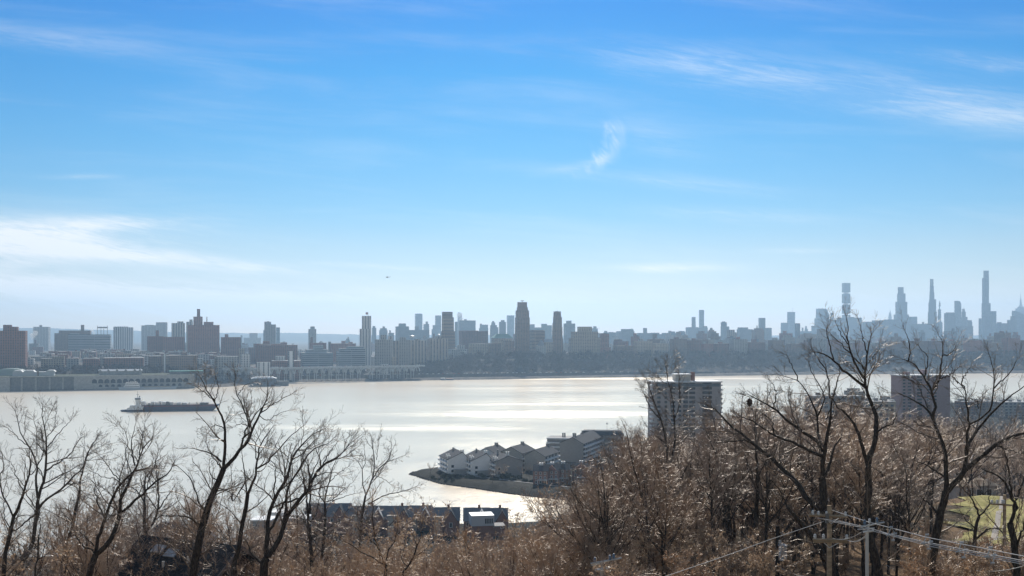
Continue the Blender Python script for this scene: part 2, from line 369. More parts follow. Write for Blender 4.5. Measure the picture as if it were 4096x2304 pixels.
def unit(v): return v / np.maximum(np.linalg.norm(v, axis=-1, keepdims=True), 1e-9)
def grow_lines(rng, p0, d0, L, n, wander, up, droop=0.0):
    """N polylines of n points growing from p0 along d0"""
    N = len(p0); out = np.zeros((N, n, 3)); out[:, 0] = p0; d = unit(d0); st = (L / (n - 1))[:, None]
    for k in range(1, n):
        d = unit(d + rng.normal(0, wander, (N, 3)) + np.array([0, 0, up - droop * k / n]))
        out[:, k] = out[:, k - 1] + d * st
    return out
def sample_lines(rng, Pt, Rd, L, per_m, t0, t1, ang, ratio, lmin, lmax, rk, rmin):
    """starting points, directions, lengths and radii of side shoots along every line"""
    N, n, _ = Pt.shape
    cnt = np.maximum(1, rng.poisson(L * per_m * (t1 - t0)))
    idx = np.repeat(np.arange(N), cnt); M = len(idx)
    t = t0 + (t1 - t0) * rng.random(M) ** .8
    f = t * (n - 1); i = np.minimum(f.astype(int), n - 2); fr = (f - i)[:, None]
    a = Pt[idx, i]; b = Pt[idx, i + 1]
    p = a + (b - a) * fr; d = unit(b - a); r = Rd[idx, i] * (1 - fr[:, 0]) + Rd[idx, i + 1] * fr[:, 0]
    s = unit(np.cross(d, rng.normal(0, 1, (M, 3))))
    an = np.radians(rng.normal(ang, 10, M))[:, None]
    d2 = d * np.cos(an) + s * np.sin(an)
    ln = np.clip(L[idx] * ratio * (1.15 - .75 * t) * rng.uniform(.6, 1.3, M), lmin, lmax)
    return p, d2, ln, np.maximum(r * rk, rmin)
def tube_mesh(groups):
    """groups of (points N,n,3; radii N,n; sides) -> vertices, quads"""
    VS, FS, base = [], [], 0
    for Pt, Rd, sd in groups:
        N, n, _ = Pt.shape
        if N == 0: continue
        d = np.empty_like(Pt); d[:, 1:-1] = Pt[:, 2:] - Pt[:, :-2]; d[:, 0] = Pt[:, 1] - Pt[:, 0]; d[:, -1] = Pt[:, -1] - Pt[:, -2]
        d = unit(d)
        ref = np.where(np.abs(d[:, :1, 2:3]) > .8, np.array([1., 0, 0]), np.array([0, 0, 1.]))
        a = unit(np.cross(d, np.broadcast_to(ref, d.shape))); b = np.cross(d, a)
        th = 2 * np.pi * np.arange(sd) / sd
        V = Pt[:, :, None] + (a[:, :, None] * np.cos(th)[:, None] + b[:, :, None] * np.sin(th)[:, None]) * Rd[:, :, None, None]
        VS.append(V.reshape(-1, 3))
        i = base + np.arange(N * n * sd).reshape(N, n, sd); j = np.roll(i, -1, axis=2)
        FS.append(np.stack([i[:, :-1], j[:, :-1], j[:, 1:], i[:, 1:]], -1).reshape(-1, 4)); base += N * n * sd
    return np.concatenate(VS), np.concatenate(FS)
def leaves_mesh(rng, p, size):
    N = len(p); a = unit(rng.normal(0, 1, (N, 3))); b = unit(np.cross(a, rng.normal(0, 1, (N, 3))))
    s = (size * rng.uniform(.6, 1.3, N))[:, None]
    V = np.stack([p - a * s * .5, p + b * s * .32, p + a * s * .5, p - b * s * .32], 1).reshape(-1, 3)
    return V, np.arange(N * 4).reshape(N, 4)
def resample(pts, n, rng, wob):
    pts = np.array(pts, float); k = len(pts)
    if k == 2: pts = np.array([pts[0], pts[0] * .5 + pts[1] * .5, pts[1]]); k = 3
    s = np.concatenate([[0], np.cumsum(np.linalg.norm(np.diff(pts, axis=0), axis=1))]); s /= s[-1]
    # smooth through the points (Catmull-Rom)
    e = np.concatenate([[2 * pts[0] - pts[1]], pts, [2 * pts[-1] - pts[-2]]]); out = []
    for t in np.linspace(0, 1, n):
        i = min(np.searchsorted(s, t, side='right') - 1, k - 2); u = (t - s[i]) / max(s[i + 1] - s[i], 1e-9)
        p0, p1, p2, p3 = e[i], e[i + 1], e[i + 2], e[i + 3]
        out.append(.5 * (2 * p1 + (p2 - p0) * u + (2 * p0 - 5 * p1 + 4 * p2 - p3) * u * u + (3 * p1 - p0 - 3 * p2 + p3) * u ** 3))
    out = np.array(out); out[1:-1] += rng.normal(0, wob, (n - 2, 3)); return out
def clothe(rng, limbs, dens=1.0, tw=.0082, up=.05, lv1=(1.3, .42, .8, 3.4), leafn=0, leaf_size=.11, wand=.16, ntw=1.25):
    """limbs: list of (points, radii). Returns groups for the trunk and for the branches, and leaf points."""
    n = 14
    big = [(resample(p, n, rng, .035), np.interp(np.linspace(0, 1, n), np.linspace(0, 1, len(r)), r)) for p, r in limbs]
    Pt = np.stack([b[0] for b in big]); Rd = np.stack([b[1] for b in big])
    L = np.linalg.norm(np.diff(Pt, axis=1), axis=2).sum(1)
    lo = np.array([.12 if r[0] < .16 else .55 for _, r in limbs])
    trunk = [(Pt, Rd, 8)]
    # side branches, then twigs, then twiglets
    keep = Rd[:, 0] < .5
    p, d, ln, r = sample_lines(rng, Pt[keep], Rd[keep], L[keep], lv1[0] * dens, .16, 1.0, 46, lv1[1], lv1[2], lv1[3], .55, tw * 1.5)
    r = np.minimum(r, ln * .016 + .004)
    B1 = grow_lines(rng, p, d, ln, 7, wand, up); R1 = r[:, None] * np.linspace(1, .35, 7)
    p2, d2, l2, r2 = sample_lines(rng, B1, R1, ln, 3.0 * dens, .12, 1.0, 44, .42, .28, 1.5, .6, tw)
    r2 = np.minimum(r2, l2 * .012 + .004)
    B2 = grow_lines(rng, p2, d2, l2, 5, wand * 1.1, up); R2 = np.maximum(r2[:, None] * np.linspace(1, .5, 5), tw * .8)
    p3, d3, l3, r3 = sample_lines(rng, B2, R2, l2, 4.2 * dens * ntw, .1, 1.0, 40, .5, .14, .62, .7, tw * .8)
    B3 = grow_lines(rng, p3, d3, l3, 3, wand, up * .6); R3 = np.full((len(p3), 3), tw * .72)
    # limb ends carry a fan of shoots too
    e = Pt[:, -1][Rd[:, -1] < .06]; de = unit(Pt[:, -1] - Pt[:, -3])[Rd[:, -1] < .06]
    if len(e):
        e = np.repeat(e, 5, 0); de = unit(np.repeat(de, 5, 0) + rng.normal(0, .38, (len(e), 3)))
        le = rng.uniform(.6, 1.7, len(e)); BE = grow_lines(rng, e, de, le, 5, wand, up); RE = np.full((len(e), 5), tw * 1.2) * np.linspace(1, .6, 5)
        p4, d4, l4, r4 = sample_lines(rng, BE, RE, le, 5 * dens, .05, 1.0, 38, .45, .15, .7, .7, tw * .8)
        B4 = grow_lines(rng, p4, d4, l4, 3, wand, up * .5); R4 = np.full((len(p4), 3), tw * .72)
        ends = [(BE, RE, 3), (B4, R4, 3)]
    else: ends = []
    tw_groups = [(B1, R1, 4), (B2, R2, 3), (B3, R3, 3)] + ends
    lp = None
    if leafn:
        q = B3.reshape(-1, 3); lp = q[rng.integers(0, len(q), leafn)] + rng.normal(0, .05, (leafn, 3))
    return trunk, tw_groups, lp
def tree_object(name, label, cat, group, rng, limbs, org, bark=None, twig=None, **kw):
    """an Empty at the foot with trunk, crown and (some) leaves"""
    root = empty(name, org); tag(root, label, cat, group)
    trunk, tws, lp = clothe(rng, limbs, **kw)
    V, Fc = tube_mesh(trunk); mesh('trunk', V, Fc, bark or M_BARK, root, smooth=True)
    V, Fc = tube_mesh(tws); mesh('crown', V, Fc, twig or M_TWIGD, root, smooth=True)
    if lp is not None:
        V, Fc = leaves_mesh(rng, lp, kw.get('leaf_size', .11)); mesh('dead_leaves', V, Fc, M_LEAF, root)
    return root
CROPS = {1: (0, 1550, 1.921), 2: (650, 1430, 1.6586), 3: (1150, 1650, 2.215), 4: (2450, 1400, 1.603), 5: (2950, 1230, 1.349), 6: (3500, 1280, 1.4144)}
def traced_tree(name, label, crop, Y, limbs, seed, group=None, **kw):
    """a tree whose main limbs were measured in the photograph; every limb leans to its own depth"""
    rng = noise_rng(seed); x0, y0, sc = CROPS[crop]; rnd = random.Random(seed); out = []
    w0 = None
    for k, (pts, wa, wb) in enumerate(limbs):
        lean = 0.0 if k == 0 else rnd.uniform(-.55, .55)
        q = []; acc = 0.0; last = None
        # start from the depth of the limb it grows from
        sx_, sy_ = pts[0]; yy = Y
        if k:
            best = min(((math.hypot(sx_ - u, sy_ - v), yv) for ps in out for (u, v, yv) in ps[2]), default=(0, Y)); yy = best[1]
        rec = []
        for (u, v) in pts:
            if last: acc += math.hypot(u - last[0], v - last[1])
            last = (u, v); Yv = yy + lean * acc / sc / F * Y + .25 * math.sin(acc * .02 + k) * (k > 0) * min(1, acc / 60)
            q.append(P(x0 + u / sc, y0 + v / sc, Yv)); rec.append((u, v, Yv))
        for i in range(len(rec) - 1):            # finer record for children to find their parent
            for f in (.25, .5, .75): rec.append(tuple(rec[i][j] * (1 - f) + rec[i + 1][j] * f for j in range(3)))
        ra, rb = wa / sc / F * Y / 2, wb / sc / F * Y / 2
        out.append((q, [ra, (ra * .55 + rb * .45), rb] if len(pts) > 2 else [ra, rb], rec))
    foot = out[0][0][0]; g = nz(foot.x, foot.y); dirn = (out[0][0][0] - out[0][0][1]); 
    k = (foot.z - g + .4) / max(-dirn.z, .2)
    base = foot + Vector((dirn.x * min(k, 3) * .6, 0, -(foot.z - g + .4)))
    out[0] = ([base] + out[0][0], [out[0][1][0] * 1.25] + out[0][1], None)
    org = Vector((base.x, base.y, g))
    L = [(np.array([tuple(v - org) for v in q]), r) for q, r, _ in out]
    return tree_object(name, label, 'tree', group, rng, L, org, **kw)
# ------------------------------------------------------------------ the trees near enough to know one from another
G0 = None
traced_tree('bare_tree', 'dark bare tree forking low into a wide V, left of the house with skylights', 1, 74, [
    ([(690, 1449), (715, 1340), (740, 1265)], 50, 48), ([(735, 1265), (750, 1170), (800, 1040), (830, 930), (870, 840), (920, 745), (985, 690), (1030, 640)], 28, 12),
    ([(750, 1275), (820, 1215), (870, 1120), (905, 1020), (925, 920), (935, 830), (975, 760), (1020, 660), (1060, 590), (1085, 500), (1160, 400)], 40, 6),
    ([(1040, 600), (1020, 540), (1010, 460), (1015, 380), (1045, 270)], 13, 3), ([(1070, 520), (1085, 440), (1115, 265)], 9, 3),
    ([(925, 965), (985, 915), (1050, 855), (1130, 790), (1210, 720), (1300, 650), (1345, 560)], 23, 5), ([(715, 1250), (640, 1215), (590, 1150), (560, 1090)], 14, 4),
    ([(720, 1220), (660, 1150), (610, 1110)], 10, 4), ([(800, 1000), (770, 920), (735, 840), (725, 740), (715, 640)], 12, 3), ([(870, 850), (890, 780), (930, 740), (990, 690)], 9, 4),
    ([(925, 710), (860, 650), (800, 560), (760, 520)], 9, 3), ([(1010, 680), (985, 590), (960, 500), (985, 400), (930, 300)], 9, 3), ([(955, 760), (890, 700), (800, 690), (690, 640)], 8, 3),
    ([(1130, 790), (1150, 700), (1190, 600), (1220, 480)], 8, 3)], 11, dens=1.40)
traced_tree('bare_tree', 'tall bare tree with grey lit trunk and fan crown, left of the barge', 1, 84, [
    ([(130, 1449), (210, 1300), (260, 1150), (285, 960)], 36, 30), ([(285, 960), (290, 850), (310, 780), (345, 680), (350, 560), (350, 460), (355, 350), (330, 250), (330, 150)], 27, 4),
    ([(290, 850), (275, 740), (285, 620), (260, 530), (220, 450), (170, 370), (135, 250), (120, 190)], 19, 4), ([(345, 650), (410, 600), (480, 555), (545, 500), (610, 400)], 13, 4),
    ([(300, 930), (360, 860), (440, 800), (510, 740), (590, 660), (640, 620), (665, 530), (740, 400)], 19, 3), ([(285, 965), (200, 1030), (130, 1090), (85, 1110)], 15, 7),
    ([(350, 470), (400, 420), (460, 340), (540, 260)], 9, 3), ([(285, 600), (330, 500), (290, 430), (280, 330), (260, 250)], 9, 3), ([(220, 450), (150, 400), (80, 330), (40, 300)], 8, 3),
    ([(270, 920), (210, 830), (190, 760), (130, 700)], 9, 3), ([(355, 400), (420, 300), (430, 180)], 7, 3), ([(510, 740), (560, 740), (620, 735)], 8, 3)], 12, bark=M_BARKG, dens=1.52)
traced_tree('bare_tree', 'dark slanting bare tree at the left border, in front of the grey trunk', 1, 76, [
    ([(25, 1449), (45, 1240), (85, 1110), (105, 990)], 36, 28), ([(105, 990), (150, 900), (180, 800), (210, 700), (235, 600), (225, 470)], 26, 4), ([(80, 1100), (40, 1000), (30, 900), (70, 800)], 9, 3),
    ([(100, 990), (60, 900), (20, 820), (0, 700), (30, 600), (0, 480)], 14, 4), ([(180, 800), (130, 700), (110, 620), (60, 560)], 9, 3), ([(210, 690), (270, 640), (300, 560)], 7, 3)], 13, dens=1.34)
traced_tree('bare_tree', 'slim bare tree with one long shoot, between the fan crown and the V fork', 1, 98, [
    ([(490, 1300), (540, 1130), (570, 990), (600, 860)], 28, 20), ([(600, 860), (620, 700), (650, 590), (680, 500), (750, 370)], 18, 3), ([(580, 940), (610, 850), (655, 775)], 8, 3), ([(560, 1020), (520, 940), (440, 930)], 8, 3), ([(605, 800), (560, 720), (540, 640)], 7, 3)], 14, dens=1.22, bark=M_BARKG)
traced_tree('bare_tree', 'twin stemmed bare tree rising above the black house roof', 1, 112, [
    ([(1120, 1200), (1108, 1080), (1110, 950)], 32, 26), ([(1110, 950), (1112, 800), (1115, 700), (1160, 640), (1180, 540)], 22, 4), ([(1115, 1110), (1170, 1050), (1205, 960), (1215, 850), (1205, 700), (1190, 560)], 20, 4), ([(1205, 960), (1270, 860), (1340, 760)], 12, 4),
    ([(1110, 880), (1060, 800), (1000, 760), (960, 700)], 12, 3), ([(1110, 800), (1080, 700), (1090, 600)], 9, 3), ([(1180, 1010), (1260, 985), (1345, 980)], 9, 3)], 15, dens=1.46, bark=M_BARKG)
traced_tree('bare_tree', 'thin black sapling with upright stem at the bottom left', 1, 66, [([(270, 1449), (285, 1330), (297, 1150)], 18, 12), ([(297, 1150), (310, 1050), (290, 960)], 8, 3), ([(285, 1330), (360, 1280), (420, 1230)], 7, 3), ([(290, 1240), (240, 1160), (230, 1090)], 7, 3)], 16)
traced_tree('bare_tree', 'tallest bare tree on the left side, leaning right across the barge bow', 2, 76, [
    ([(200, 1449), (235, 1250), (270, 1080), (320, 950), (370, 830), (405, 740)], 60, 37), ([(405, 740), (410, 650), (418, 540), (405, 430), (375, 350), (330, 270), (290, 210), (250, 130)], 23, 4),
    ([(405, 740), (460, 680), (520, 610), (565, 560), (600, 470), (650, 370), (690, 280), (700, 180)], 27, 4), ([(520, 600), (540, 520), (580, 440), (650, 340), (720, 290)], 14, 4),
    ([(530, 540), (575, 490), (560, 400), (525, 310), (495, 240), (480, 150), (480, 100)], 12, 3), ([(650, 370), (720, 320), (800, 270), (860, 240)], 8, 3), ([(390, 690), (330, 640), (250, 615), (170, 600)], 14, 3),
    ([(395, 740), (370, 700), (320, 640), (290, 570)], 10, 3), ([(250, 1110), (190, 1070), (100, 1050), (0, 1045)], 12, 3), ([(285, 1000), (240, 960), (220, 880), (180, 800), (100, 720)], 12, 3),
    ([(340, 290), (300, 250), (220, 190)], 7, 3), ([(345, 290), (370, 200), (350, 120)], 7, 3), ([(410, 470), (350, 450), (300, 500)], 7, 3), ([(600, 470), (520, 440), (470, 460)], 6, 3), ([(375, 820), (320, 780), (310, 700)], 8, 3),
    ([(500, 250), (540, 190), (580, 170)], 6, 2.5), ([(640, 380), (700, 420), (760, 380), (840, 350)], 6, 2.5)], 17, dens=1.52)
traced_tree('bare_tree', 'bare tree with long straight trunk, between the tallest tree and the double trunk', 2, 82, [
    ([(465, 1449), (500, 1290), (525, 1130), (550, 1000), (565, 910)], 36, 26), ([(565, 910), (600, 830), (620, 760), (625, 690), (640, 600), (690, 520), (740, 450)], 19, 3), ([(558, 910), (550, 800), (540, 720), (525, 630)], 12, 3),
    ([(620, 740), (700, 690), (780, 600), (850, 520), (940, 450)], 12, 3), ([(550, 820), (470, 950), (460, 860), (455, 740)], 9, 3), ([(625, 680), (620, 580), (650, 500)], 8, 3), ([(560, 900), (510, 860), (470, 900)], 7, 3)], 18, dens=1.22)
traced_tree('bare_tree', 'black double trunk tree with long arching limbs, right of the house gable', 2, 70, [
    ([(670, 1449), (690, 1335)], 62, 52), ([(690, 1330), (695, 1200), (705, 1060), (735, 950), (790, 870), (830, 790), (850, 690), (900, 600), (970, 530), (1060, 480)], 34, 4),
    ([(700, 1320), (760, 1240), (790, 1150), (835, 1040), (890, 970), (950, 890), (1000, 800), (1060, 720), (1160, 660), (1197, 627), (1249, 559)], 37, 5), ([(795, 1150), (815, 1050), (820, 970), (830, 880), (870, 810), (930, 700), (1000, 610), (1100, 570)], 20, 4),
    ([(705, 1160), (760, 1060), (800, 980), (822, 950)], 18, 14), ([(830, 960), (900, 930), (960, 890), (980, 780), (950, 690)], 13, 4), ([(680, 1370), (620, 1330), (580, 1280), (560, 1220)], 20, 6),
    ([(835, 800), (845, 720), (820, 650), (760, 600)], 8, 3), ([(740, 950), (740, 870), (750, 800), (745, 710), (700, 670)], 12, 3), ([(850, 690), (920, 640), (1000, 560), (1040, 510)], 9, 3), ([(1000, 800), (1090, 760), (1160, 770)], 9, 3),
    ([(1060, 720), (1100, 640), (1160, 560)], 9, 3), ([(835, 1050), (900, 1060), (960, 1080)], 7, 3)], 19, dens=1.34)
traced_tree('bare_tree', 'stout bare tree with broken lower trunk in front of the brick row houses', 3, 96, [
    ([(215, 1410), (205, 1200), (195, 1000), (180, 850)], 42, 24), ([(180, 850), (165, 700), (130, 600), (90, 520)], 18, 4), ([(200, 900), (205, 700), (215, 560), (260, 450), (300, 330)], 18, 4), ([(190, 980), (250, 900), (280, 760), (300, 640)], 12, 4), ([(195, 1010), (130, 940), (80, 900)], 9, 3)], 20, dens=1.34)
traced_tree('bare_tree', 'slender bare tree close right of the stout broken trunk', 3, 100, [
    ([(290, 1410), (310, 1230), (330, 1000), (330, 780)], 30, 18), ([(330, 780), (360, 640), (400, 500), (440, 400)], 15, 4), ([(330, 790), (390, 780), (480, 700), (580, 620)], 10, 3), ([(328, 800), (280, 720), (300, 600), (320, 500)], 10, 3), ([(400, 780), (520, 740), (610, 715)], 8, 3), ([(370, 620), (450, 540), (540, 480)], 7, 3)], 21, dens=1.34)
traced_tree('bare_tree', 'lone thin bare tree against the water with one long limb to the right', 3, 128, [
    ([(640, 1140), (650, 1000), (665, 870), (690, 740)], 30, 18), ([(690, 740), (740, 620), (760, 530), (775, 430), (760, 330), (745, 220)], 15, 4), ([(690, 720), (665, 620), (660, 500), (620, 430), (580, 400)], 11, 3), ([(745, 600), (800, 510), (870, 440), (910, 380), (920, 270)], 11, 3),
    ([(870, 440), (950, 410), (1040, 380)], 6, 3), ([(715, 810), (790, 770), (870, 730), (960, 710), (1050, 690), (1150, 650)], 11, 3), ([(780, 560), (850, 590), (920, 640)], 5, 2.5), ([(790, 420), (800, 330), (820, 200)], 6, 3), ([(660, 500), (690, 440), (680, 310)], 6, 3), ([(760, 330), (700, 250), (690, 200)], 5, 2.5)], 22, dens=1.28, tw=.011, bark=M_BARKG)
traced_tree('bare_tree', 'spreading brown tree with crossing limbs at the bottom, left of the golden crown', 3, 68, [
    ([(870, 1449), (850, 1330)], 28, 24), ([(850, 1330), (790, 1180), (700, 1090), (620, 1010)], 22, 5), ([(860, 1340), (900, 1220), (960, 1100), (980, 950)], 14, 4), ([(850, 1340), (760, 1290), (640, 1230), (520, 1150), (400, 1130)], 14, 4), ([(800, 1200), (770, 1100), (755, 900), (755, 780)], 14, 4), ([(960, 1100), (1040, 1010), (1090, 960)], 7, 3)], 23, dens=1.83, twig=M_TWIG, leafn=900)
traced_tree('bare_tree', 'crooked thin tree in front of the golden crown near the bottom', 3, 66, [
    ([(1030, 1449), (1060, 1370), (1120, 1280), (1150, 1170)], 22, 14), ([(1150, 1170), (1190, 1060), (1200, 960)], 10, 3), ([(1150, 1180), (1110, 1080), (1050, 1020)], 8, 3), ([(1120, 1280), (1190, 1240), (1290, 1140)], 8, 3), ([(1060, 1370), (1010, 1290), (1000, 1200)], 8, 3)], 24, dens=1.71, twig=M_TWIG, leafn=500)
traced_tree('bare_tree', 'big dark tree with long limbs sweeping left, behind the wooden utility pole', 5, 74, [
    ([(500, 1449), (480, 1250), (470, 1060), (455, 920)], 52, 40), ([(455, 920), (465, 800), (480, 720), (500, 620), (510, 480)], 26, 9), ([(460, 920), (500, 840), (520, 760), (560, 700)], 19, 6), ([(510, 500), (540, 400), (555, 300)], 9, 3), ([(500, 490), (490, 380), (450, 300), (400, 220)], 9, 3),
    ([(460, 780), (435, 700), (430, 580), (390, 490), (330, 400), (250, 370)], 14, 3), ([(455, 740), (425, 720), (340, 660), (250, 600), (190, 540), (110, 500), (60, 470)], 20, 4), ([(455, 800), (400, 780), (320, 740), (200, 690), (100, 620), (20, 590)], 18, 4),
    ([(475, 1120), (440, 1090), (360, 1010), (320, 940), (250, 880), (170, 800), (100, 750), (0, 660), (-35, 642), (-102, 566), (-170, 523)], 34, 5), ([(500, 1440), (470, 1350), (400, 1240), (330, 1150), (270, 1080)], 46, 15), ([(330, 400), (300, 330), (270, 260)], 7, 3),
    ([(190, 540), (210, 460), (180, 400)], 8, 3), ([(480, 600), (520, 520), (600, 470)], 8, 3), ([(110, 750), (50, 720), (-40, 725), (-120, 730)], 12, 3), ([(270, 1080), (230, 990), (180, 930)], 9, 3), ([(200, 690), (180, 610), (120, 560)], 8, 3), ([(430, 590), (470, 480), (420, 390), (385, 300)], 9, 3)], 25, dens=1.40)
traced_tree('bare_tree', 'dark tree with forked crown reaching over the skyline, behind the grey metal pole', 5, 68, [
    ([(760, 1440), (720, 1250), (705, 1100), (705, 870)], 46, 36), ([(705, 870), (712, 790), (740, 740), (750, 660), (735, 560), (710, 480), (690, 420), (690, 350), (700, 250), (720, 150)], 32, 4), ([(700, 850), (670, 740), (640, 650), (600, 590), (540, 540), (510, 490)], 22, 6),
    ([(690, 430), (640, 390), (580, 350), (520, 290), (460, 250), (410, 240)], 18, 4), ([(680, 380), (650, 330), (620, 270), (600, 200), (590, 100), (585, 50)], 14, 3), ([(745, 700), (790, 640), (840, 630), (860, 570)], 12, 3), ([(690, 340), (650, 290), (570, 210), (500, 140)], 9, 3), ([(705, 300), (740, 260), (765, 220)], 6, 3),
    ([(520, 290), (500, 220), (480, 120)], 8, 3), ([(600, 200), (560, 150), (530, 80)], 7, 3), ([(700, 250), (680, 180), (660, 90)], 7, 3), ([(700, 860), (720, 860), (800, 910)], 6, 2.5), ([(735, 560), (780, 520), (770, 480)], 7, 3)], 26, dens=1.34)
traced_tree('bare_tree', 'widest dark tree at the right, its forked trunk above the four spaced wires', 6, 66, [
    ([(330, 1320), (350, 1180), (375, 1080), (400, 970)], 52, 42), ([(400, 970), (400, 850), (395, 740), (355, 640), (320, 550), (290, 500), (220, 450), (130, 415)], 30, 4), ([(325, 560), (340, 470), (320, 400), (280, 330), (240, 270), (190, 230), (150, 220)], 18, 4),
    ([(320, 400), (360, 350), (375, 250), (385, 150), (360, 90)], 14, 3), ([(280, 320), (300, 220), (250, 150)], 8, 3), ([(190, 230), (200, 150), (170, 60)], 8, 3), ([(380, 200), (430, 190), (455, 150)], 8, 3), ([(360, 340), (430, 310), (470, 270)], 8, 3),
    ([(410, 970), (470, 900), (510, 850), (600, 770), (680, 710), (760, 670), (843, 640), (960, 590)], 34, 10), ([(500, 850), (510, 780), (540, 700), (590, 610), (650, 540), (720, 470), (780, 420), (850, 370)], 20, 5), ([(515, 770), (525, 650), (530, 560), (520, 470), (505, 390), (470, 350)], 16, 4),
    ([(505, 390), (490, 340), (540, 270)], 8, 3), ([(530, 590), (590, 560), (640, 520), (665, 450), (670, 340), (665, 250), (640, 180)], 12, 3), ([(670, 390), (720, 340), (770, 290), (800, 230)], 8, 3), ([(345, 1090), (310, 1040), (260, 1000)], 14, 4), ([(395, 890), (340, 850), (290, 820), (210, 790)], 12, 3),
    ([(585, 500), (575, 460), (520, 440)], 6, 3), ([(680, 710), (740, 730), (843, 760)], 8, 3), ([(470, 360), (440, 310), (430, 250)], 6, 2.5), ([(300, 500), (250, 380), (200, 340)], 7, 3)], 27, dens=1.34)
traced_tree('bare_tree', 'gnarled black tree with knotted trunk at the right border beside the thin pole', 6, 64, [
    ([(800, 1449), (790, 1280), (765, 1150)], 40, 36), ([(765, 1150), (790, 1080), (775, 1000), (720, 900), (600, 840)], 22, 4), ([(795, 1300), (830, 1200), (850, 1100)], 14, 5), ([(790, 1080), (810, 990), (843, 900), (880, 800)], 18, 5), ([(775, 1000), (760, 880), (740, 770), (700, 700)], 12, 3)], 28, dens=1.34)
traced_tree('bare_tree', 'small crooked black tree in front of the green lawn', 6, 68, [
    ([(560, 1449), (560, 1270), (570, 1180), (590, 1110)], 27, 17), ([(590, 1110), (560, 1030), (520, 980), (480, 930)], 12, 3), ([(590, 1110), (640, 1050), (650, 980)], 10, 3), ([(570, 1240), (640, 1180), (720, 1180)], 12, 4), ([(570, 1180), (510, 1130), (480, 1080)], 8, 3)], 29, dens=1.10)
traced_tree('bare_tree', 'tall upright bare tree in front of the left half of the white tower', 4, 110, [
    ([(315, 1449), (330, 1300), (345, 1050), (357, 780)], 36, 24), ([(355, 780), (345, 600), (310, 450), (265, 320), (220, 190)], 18, 3), ([(360, 780), (395, 600), (395, 450), (380, 280), (350, 180), (340, 100)], 15, 3), ([(398, 440), (430, 330), (425, 150)], 8, 3), ([(310, 450), (250, 380), (190, 260)], 8, 3), ([(345, 600), (290, 560), (230, 500)], 8, 3), ([(345, 1050), (300, 940), (290, 850)], 10, 3)], 30, dens=1.46, tw=.009)
traced_tree('bare_tree', 'pale twigged tree with narrow fork left of the white tower', 4, 90, [
    ([(205, 1449), (215, 1150), (225, 1060)], 24, 18), ([(220, 1060), (180, 900), (140, 760), (110, 640), (85, 520)], 13, 3), ([(225, 1060), (260, 920), (280, 760), (270, 640)], 11, 3), ([(180, 900), (120, 850), (60, 760)], 8, 3), ([(215, 1150), (150, 1000), (100, 930)], 9, 3), ([(160, 820), (190, 700), (180, 560)], 7, 3)], 31, dens=1.83, twig=M_TWIG)
traced_tree('bare_tree', 'straight dark pole like tree left of the transformer pole', 4, 88, [
    ([(920, 1449), (925, 1000), (930, 800)], 30, 22), ([(930, 800), (920, 600), (915, 480), (930, 330)], 16, 3), ([(928, 820), (990, 700), (1040, 600)], 10, 3), ([(926, 900), (870, 780), (850, 640)], 9, 3), ([(925, 600), (960, 480), (960, 380)], 7, 3)], 32, dens=1.46)
traced_tree('bare_tree', 'thick black trunk with low bulge standing in the woods left of the pole like tree', 4, 92, [
    ([(750, 1449), (748, 1250), (735, 1050), (730, 920)], 54, 34), ([(730, 920), (690, 780), (650, 640), (600, 520)], 20, 4), ([(735, 930), (780, 800), (790, 650), (770, 500)], 18, 4), ([(735, 1000), (640, 820), (560, 700), (520, 560)], 13, 3), ([(650, 640), (660, 520), (640, 430)], 9, 3)], 33, dens=1.59)
